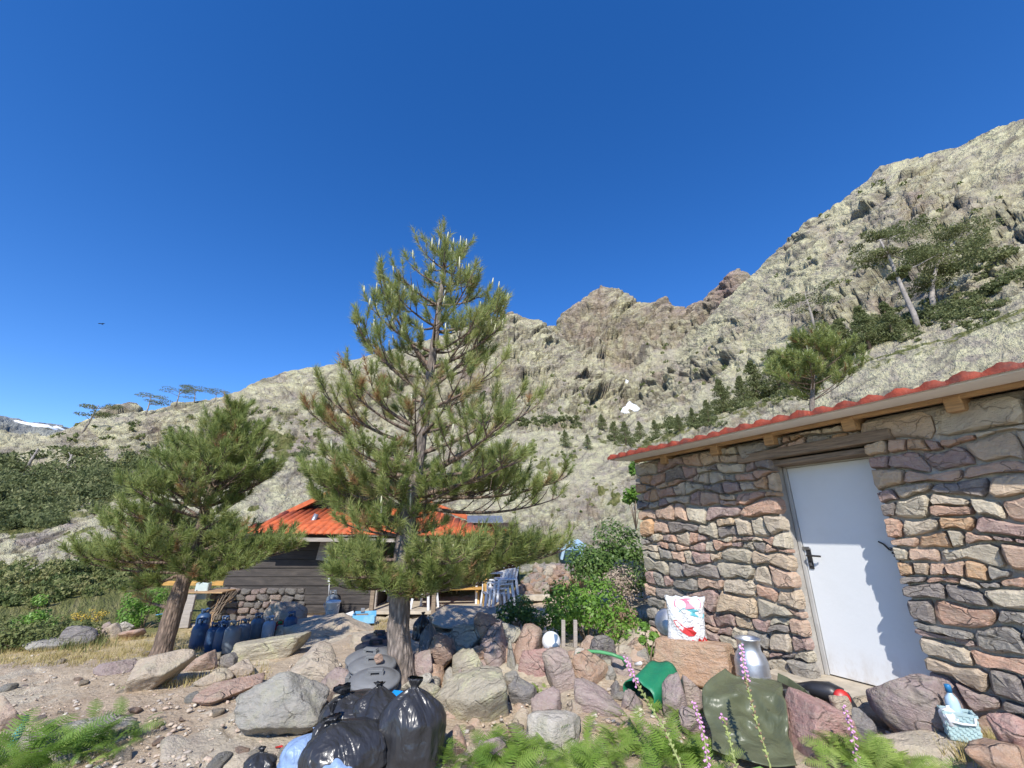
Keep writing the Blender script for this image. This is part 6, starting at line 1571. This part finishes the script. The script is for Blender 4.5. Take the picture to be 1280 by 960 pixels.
# ------------------------------------------------------------------ vegetation and snow on the mountainside
def needle_cloud(r, c, rad, n, size, up=.4):
    d = r.normal(size=(n, 3)); d /= np.linalg.norm(d, axis=1, keepdims=True); q = c + d * (r.uniform(.3, 1, (n, 1)) ** .5) * rad
    a = r.normal(size=(n, 3)) + np.array((0, 0, up)); a /= np.linalg.norm(a, axis=1, keepdims=True); b = np.cross(a, r.normal(size=(n, 3))); b /= np.linalg.norm(b, axis=1, keepdims=True) + 1e-6
    s = size * r.uniform(.5, 1.3, (n, 1)); return np.stack((q - b * s * .35, q + b * s * .35, q + a * s), 1).reshape(-1, 3)
def tri_obj(name, V, tone, mat, parent=None, loc=None):
    me = np_mesh(name, V, np.arange(len(V)).reshape(-1, 3)); attr(me, "tone", tone); return obj(name, me, mat, parent, loc)
M_far_needle = foliage_mat("far_pine_needles", [(0.0, (0.085, 0.105, 0.040)), (0.5, (0.150, 0.175, 0.065)), (1.0, (0.25, 0.255, 0.115))], 0.7, 0.3)
M_far_bark = plain("pale_weathered_bark", (0.30, 0.265, 0.235), .9, var=.35, scale=2)
def far_pine(u, v, hpx, label, kind="spire", seed=1, w=.42, p=None, lean=0.0, top=None, kmin=.3):
    """pine standing on the slope at pixel (u, v), hpx tall"""
    if p is None: p = terrain_at(u, v, kmin)
    D_ = math.hypot(p[0], p[1]); k = D_ / FPX * 1.05; H_ = hpx * k; r = np.random.RandomState(seed)
    t_ = thing("pine_tree", label, "pine", p, 0, "pines on the mountainside")
    top = Vector((lean * H_, 0, H_)); mb = MB(); mb.tube([(0, 0, -.05 * H_), top * .35 + Vector((.02 * H_, 0, 0)), top * .7, top * .96], [H_ * .035, H_ * .028, H_ * .018, H_ * .006], 7); mb.build("trunk", M_far_bark if kind != "spire" else M_bark_red, t_)
    Vs = []; T_ = []
    def blob(c, rad, n, sz):
        q = needle_cloud(r, np.array(c), np.array(rad), n, sz); Vs.append(q); T_.append(np.repeat(np.clip(r.uniform(.15, .95) * .5 + r.rand(n) * .5, 0, 1), 3))
    if kind == "spire":
        for i in range(16):
            f = .08 + .9 * i / 16; R_ = w * H_ * (1 - f) ** .8 * .62
            for j in range(4):
                a = r.uniform(0, 6.28); blob((math.cos(a) * R_ * .6 + lean * H_ * f, math.sin(a) * R_ * .6, f * H_ + r.uniform(-.03, .03) * H_), (R_ * .55 + .02 * H_, R_ * .55 + .02 * H_, .045 * H_), 80, H_ * .034)
    elif kind == "flat":
        for i in range(9):
            a = r.uniform(0, 6.28); f = r.uniform(.55, 1.0); R_ = w * H_ * r.uniform(.3, 1.0); c = (math.cos(a) * R_ + lean * H_ * f, math.sin(a) * R_, f * H_)
            blob(c, (w * H_ * .5, w * H_ * .5, .045 * H_), 210, H_ * .038)
            m2 = MB(); m2.tube([top * (f - .12), Vector(c)], [H_ * .012, H_ * .005], 4); m2.build("limb", M_far_bark, t_)
    else:
        for i in range(10):
            R_ = w * H_; c = (r.uniform(-.5, .5) * R_, r.uniform(-.5, .5) * R_, H_ * r.uniform(.2, .85)); blob(c, (R_ * .4, R_ * .4, H_ * .2), 80, H_ * .075)
    tri_obj("crown", np.concatenate(Vs), np.concatenate(T_), M_far_needle, t_); return t_
# pines on the skyline at left
far_pine(104, 542, 26, "flat-topped lone pine on the left skyline ridge", "flat", 3, .5, lean=.25, kmin=4)
far_pine(183, 519, 20, "small pine on the skyline right of the grey crag", "flat", 4, .6, kmin=4)
far_pine(222, 508, 18, "windswept pine on the skyline left of its twin", "flat", 5, .7, kmin=4)
far_pine(244, 505, 16, "windswept pine on the skyline right of its twin", "flat", 6, .7, lean=-.2, kmin=4)
far_pine(268, 503, 13, "smallest skyline pine, low on the left ridge", "flat", 7, .7, kmin=4)
# old pines on the right slope
def old_pine(base, trunk_px, pads, label, seed):
    p = terrain_at(*base); D_ = p[1]; t_ = thing("pine_tree", label, "pine", p, 0, "pines on the mountainside"); r = np.random.RandomState(seed)
    pts = [Vector(at(u, v, D_)) - Vector(p) for u, v in trunk_px]; k = mpp(at(base[0], base[1], D_)); n = len(pts)
    pts[0].z -= 1.0
    mb = MB(); mb.tube(pts, [3.6 * k * (1 - .75 * i / (n - 1)) for i in range(n)], 9); mb.build("trunk", M_far_bark, t_)
    Vs = []; T_ = []; lm = MB()
    for (u, v, w_, h_) in pads:
        c = np.array(at(u, v, D_ + r.uniform(-3, 3))) - p
        for j in range(5):
            cc = c + np.array((r.uniform(-.4, .4) * w_ * k, r.uniform(-.5, .5) * w_ * k, r.uniform(-.35, .35) * h_ * k)); nn_ = 280
            Vs.append(needle_cloud(r, cc, np.array((w_ * k * .33, w_ * k * .33, h_ * k * .28)), nn_, 2.4 * k, .8)); T_.append(np.repeat(np.clip(r.uniform(.1, .6) + r.rand(nn_) * .5, 0, 1), 3))
        near = min(pts, key=lambda q: (q - Vector(c)).length); lm.tube([near, (near + Vector(c)) / 2 + Vector((0, 0, -.3)), Vector(c)], [1.2 * k, .8 * k, .4 * k], 5)
    lm.build("limbs", M_far_bark, t_); tri_obj("crown", np.concatenate(Vs), np.concatenate(T_), M_far_needle, t_)
old_pine((1146, 412), [(1150, 418), (1142, 392), (1130, 366), (1120, 342), (1110, 318), (1100, 300)], [(1110, 305, 50, 18), (1095, 322, 40, 14), (1140, 308, 60, 20), (1150, 328, 50, 16), (1172, 318, 50, 18), (1125, 345, 26, 10), (1090, 300, 30, 12), (1130, 290, 40, 10)], "old pine with a bare leaning pale trunk on the right slope", 5)
old_pine((1168, 388), [(1168, 392), (1165, 372), (1166, 352), (1172, 330), (1182, 312)], [(1180, 300, 50, 22), (1200, 325, 46, 24), (1165, 340, 46, 20), (1190, 345, 50, 18), (1205, 290, 50, 16), (1150, 358, 40, 16), (1215, 310, 40, 14)], "old pine with thick dark crown right of the leaning one", 6)
far_pine(1020, 412, 44, "dark flat-crowned pine left of the two old ones", "flat", 8, .5, kmin=3)
SP = [(905, 516, 40, "spire-shaped pine above the roof's left end"), (930, 508, 36, "pine third from the roof's left end on the ledge"), (948, 500, 46, "tall spire pine in the ledge's row"), (975, 492, 52, "tallest spire pine of the ledge's row"), (1000, 484, 50, "broad spire pine behind the bushy one"),
      (886, 528, 26, "short pine at the lower end of the ledge's row"), (868, 534, 22, "shorter pine next to the row's lower end"), (850, 540, 20, "small pine where the ledge row fades out"), (1035, 470, 50, "pine before the dark thicket on the ledge"), (1062, 452, 46, "dense pine in the thicket on the ledge"), (1090, 436, 48, "dark pine right in the thicket on the ledge"), (1118, 424, 40, "pine at the leaning trunk's foot")]
for i, (u, v, h, lab) in enumerate(SP): far_pine(u, v, h, lab, "spire", 30 + i, .55, kmin=2.4)
# the bushy young pine just behind the stone hut's roof
P = Pine(21); P.pc = .25; bp = np.array(at(1015, 510, 24.0)); tt = np.array(at(1018, 425, 24.0))
k = 24 / FPX; rr = P.r
for i in range(11):
    f = .1 + .85 * i / 11
    for j in range(5):
        a = rr.uniform(0, 6.28); R_ = 68 * k * (1 - f * .7) * rr.uniform(.6, 1.1); c = bp + (tt - bp) * f
        P.branch(c, c + np.array((math.cos(a) * R_, math.sin(a) * R_, R_ * .55)), .12, .03, 6, .35, .12, .3)
P.sh = [(a, a + (b - a) * 2.6, t_, d) for a, b, t_, d in P.sh]; P.cand = [(p, d, h * 3.0) for p, d, h in P.cand]
gb = bp.copy(); gb[2] = bp[2] - 1.8
P.build("pine_tree", "bushy young pine with pale shoots just behind the stone hut's roof", gb, [tuple(gb), tuple(bp), tuple((bp + tt) / 2), tuple(tt)], [.16, .14, .09, .03], 26, .30, M_bark, "pines on the mountainside", .030)
# pines among the centre slabs
for i, (u, v, h, lab) in enumerate(((752, 538, 20, "small pine below the snow patch"), (706, 560, 22, "small pine standing on the slab's crest"), (768, 552, 24, "pine in the hollow left of the roof's end"), (782, 556, 28, "pine nearest the roof's left end in the hollow"), (800, 548, 20, "low pine above the roof's left end"), (820, 548, 22, "pine between the hollow and the ledge row"), (735, 562, 18, "little pine at the stream in the hollow"))):
    far_pine(u, v, h, lab, "spire", 60 + i, .7, kmin=2.2)
# dead trunks in the wood at left
for i, (u, v, u2, v2, lab) in enumerate(((30, 588, 48, 560, "bare dead trunk leaning in the scrub at far left"), (82, 588, 90, 568, "grey dead tree with forked branches in the left wood"))):
    p = terrain_at(u, v, 1.5); q = np.array(at(u2, v2, p[1])); k = mpp(p); t_ = thing("dead_tree", lab, "dead tree", p)
    mb = MB(); e = Vector(q - p); mb.tube([(0, 0, -.5), e * .5, e], [2.2 * k, 1.6 * k, .6 * k], 6); mb.build("trunk", M_far_bark, t_)
    mb = MB()
    for j in range(5): f = .4 + .12 * j; a = rnd.uniform(-1, 1); mb.tube([e * f, e * f + Vector((a * 8 * k, rnd.uniform(-3, 3) * k, rnd.uniform(1, 7) * k))], [.7 * k, .25 * k], 4)
    mb.build("limbs", M_far_bark, t_)
# woods and scrub: dense masses that read as one
def scrub(name, spots, label, mat, seed, n, size, kmin, hpx):
    r = np.random.RandomState(seed); Vs = []; T_ = []
    for (u, v, du_, dv_, cnt_) in spots:
        for i in range(cnt_):
            uu, vv = u + r.uniform(-1, 1) * du_, v + r.uniform(-1, 1) * dv_; p = terrain_at(uu, vv, kmin); k = math.hypot(p[0], p[1]) / FPX; h = hpx * k * r.uniform(.5, 1.3)
            Vs.append(needle_cloud(r, p + np.array((0, 0, h * .4)), np.array((h * .9, h * .9, h * .6)), n, size * k, .6)); T_.append(np.repeat(np.clip(r.uniform(-.1, .6) + r.rand(n) * .45, 0, 1), 3))
    o = tri_obj(name, np.concatenate(Vs), np.concatenate(T_), mat); return tag(o, label, "vegetation", kind="stuff")
scrub("forest", [(20, 630, 50, 32, 95), (85, 617, 42, 28, 80), (130, 605, 30, 18, 34), (0, 595, 24, 18, 22), (90, 578, 50, 10, 12), (40, 652, 40, 10, 34), (170, 585, 30, 14, 8)], "dark green wood covering the slope at left", M_far_needle, 5, 150, 2.5, 2.0, 9)
scrub("scrub", [(40, 726, 60, 14, 48), (150, 712, 60, 18, 34), (30, 748, 50, 12, 26), (110, 735, 40, 10, 16), (220, 670, 40, 20, 14), (250, 700, 60, 20, 24)], "tangled green scrub at the foot of the left slope", M_scrub, 6, 190, 2.4, .25, 8)
scrub("scrub", [(640, 528, 60, 5, 40), (690, 532, 40, 5, 30), (370, 570, 14, 6, 10), (1110, 415, 40, 14, 40), (1210, 390, 50, 10, 50), (1170, 400, 60, 12, 40), (1190, 330, 60, 22, 30), (1240, 320, 30, 18, 20), (1060, 420, 40, 20, 40), (960, 500, 60, 10, 20), (790, 550, 30, 6, 20), (870, 530, 40, 6, 20)] + [(830 + 15 * i, 540 - 5.2 * i - (1.2 * i if i > 10 else 0), 12, 6, 7) for i in range(31)], "low dark scrub on the ledges of the mountainside", M_far_needle, 7, 90, 2.2, 2.2, 5)
scrub("scrub", [(240, 560, 80, 40, 46), (330, 545, 60, 40, 36), (120, 548, 60, 16, 24), (560, 500, 200, 60, 50), (430, 560, 60, 30, 30), (650, 560, 70, 20, 30), (720, 520, 60, 16, 24), (900, 470, 100, 40, 40), (1100, 300, 150, 80, 46), (690, 600, 60, 50, 20), (800, 590, 20, 30, 16)], "scattered tufts of scrub between the rocks of the mountain", M_scrub, 8, 36, 2.2, 2.0, 3.0)
# snow left in the gullies
M_snow = plain("old_snow", (0.80, 0.82, 0.85), .6, var=.04, scale=3)
def snow(pts, label, kmin, pull=.965, steep=1.3):
    """patch lying on the slope: its plane leans back like the gully"""
    n = len(pts); cu, cv = sum(p[0] for p in pts) / n, sum(p[1] for p in pts) / n
    Y = np.median([terrain_at(u, v, kmin)[1] for u, v in list(pts) + [(cu, cv)]]) * pull; k = Y / FPX; V = []
    for u, v in [(cu, cv)] + list(pts): V.append(at(u, v, Y - (v - cv) * k * steep))
    B = [v + np.array((0, 14 * k, -3 * k)) for v in V[1:]]; o0 = V[0].copy()
    mb = MB(); mb.add([v - o0 for v in V + B], [[0, i + 1, (i + 1) % n + 1] for i in range(n)] + [[i + 1, n + 1 + i, n + 1 + (i + 1) % n, (i + 1) % n + 1] for i in range(n)], True); o = mb.build("snow_patch", M_snow, None, o0); tag(o, label, "snow", kind="structure")
snow([(776, 514), (779, 509), (782, 508), (784, 504), (787, 501), (790, 504), (795, 506), (801, 511), (797, 514), (791, 514), (785, 517)], "snow patch in the gully below the central peak", 4.2)
snow([(779, 478), (782, 474), (786, 476), (784, 480)], "tiny snow patch higher in the central gully", 4.2)
snow([(12, 526), (20, 525), (35, 528), (60, 531), (60, 534), (40, 533), (20, 530)], "long snow streak on the far mountain at left", 10.2)
snow([(66, 533), (71, 532), (72, 535), (67, 535)], "short snow spot on the far mountain at left", 10.2)
# a bird, far up in the sky at left
p = np.array(at(127, 405, 60)); t_ = thing("bird", "small dark bird gliding in the blue sky at left", "bird", p)
mb = MB()
mb.tube([(0, -.25, 0), (0, -.1, .02), (0, .1, .02), (0, .3, 0)], [.02, .07, .06, .02], 8)
for s in (-1, 1): mb.add([(0, -.08, .03), (s * .3, -.14, .10), (s * .62, -.02, .04), (s * .3, .06, .08), (0, .1, .03), (s * .3, -.04, .08)], [[0, 1, 5], [1, 2, 5], [2, 3, 5], [3, 4, 5], [4, 0, 5], [0, 4, 3, 2, 1]])
mb.build("body", M_black_plastic, t_)
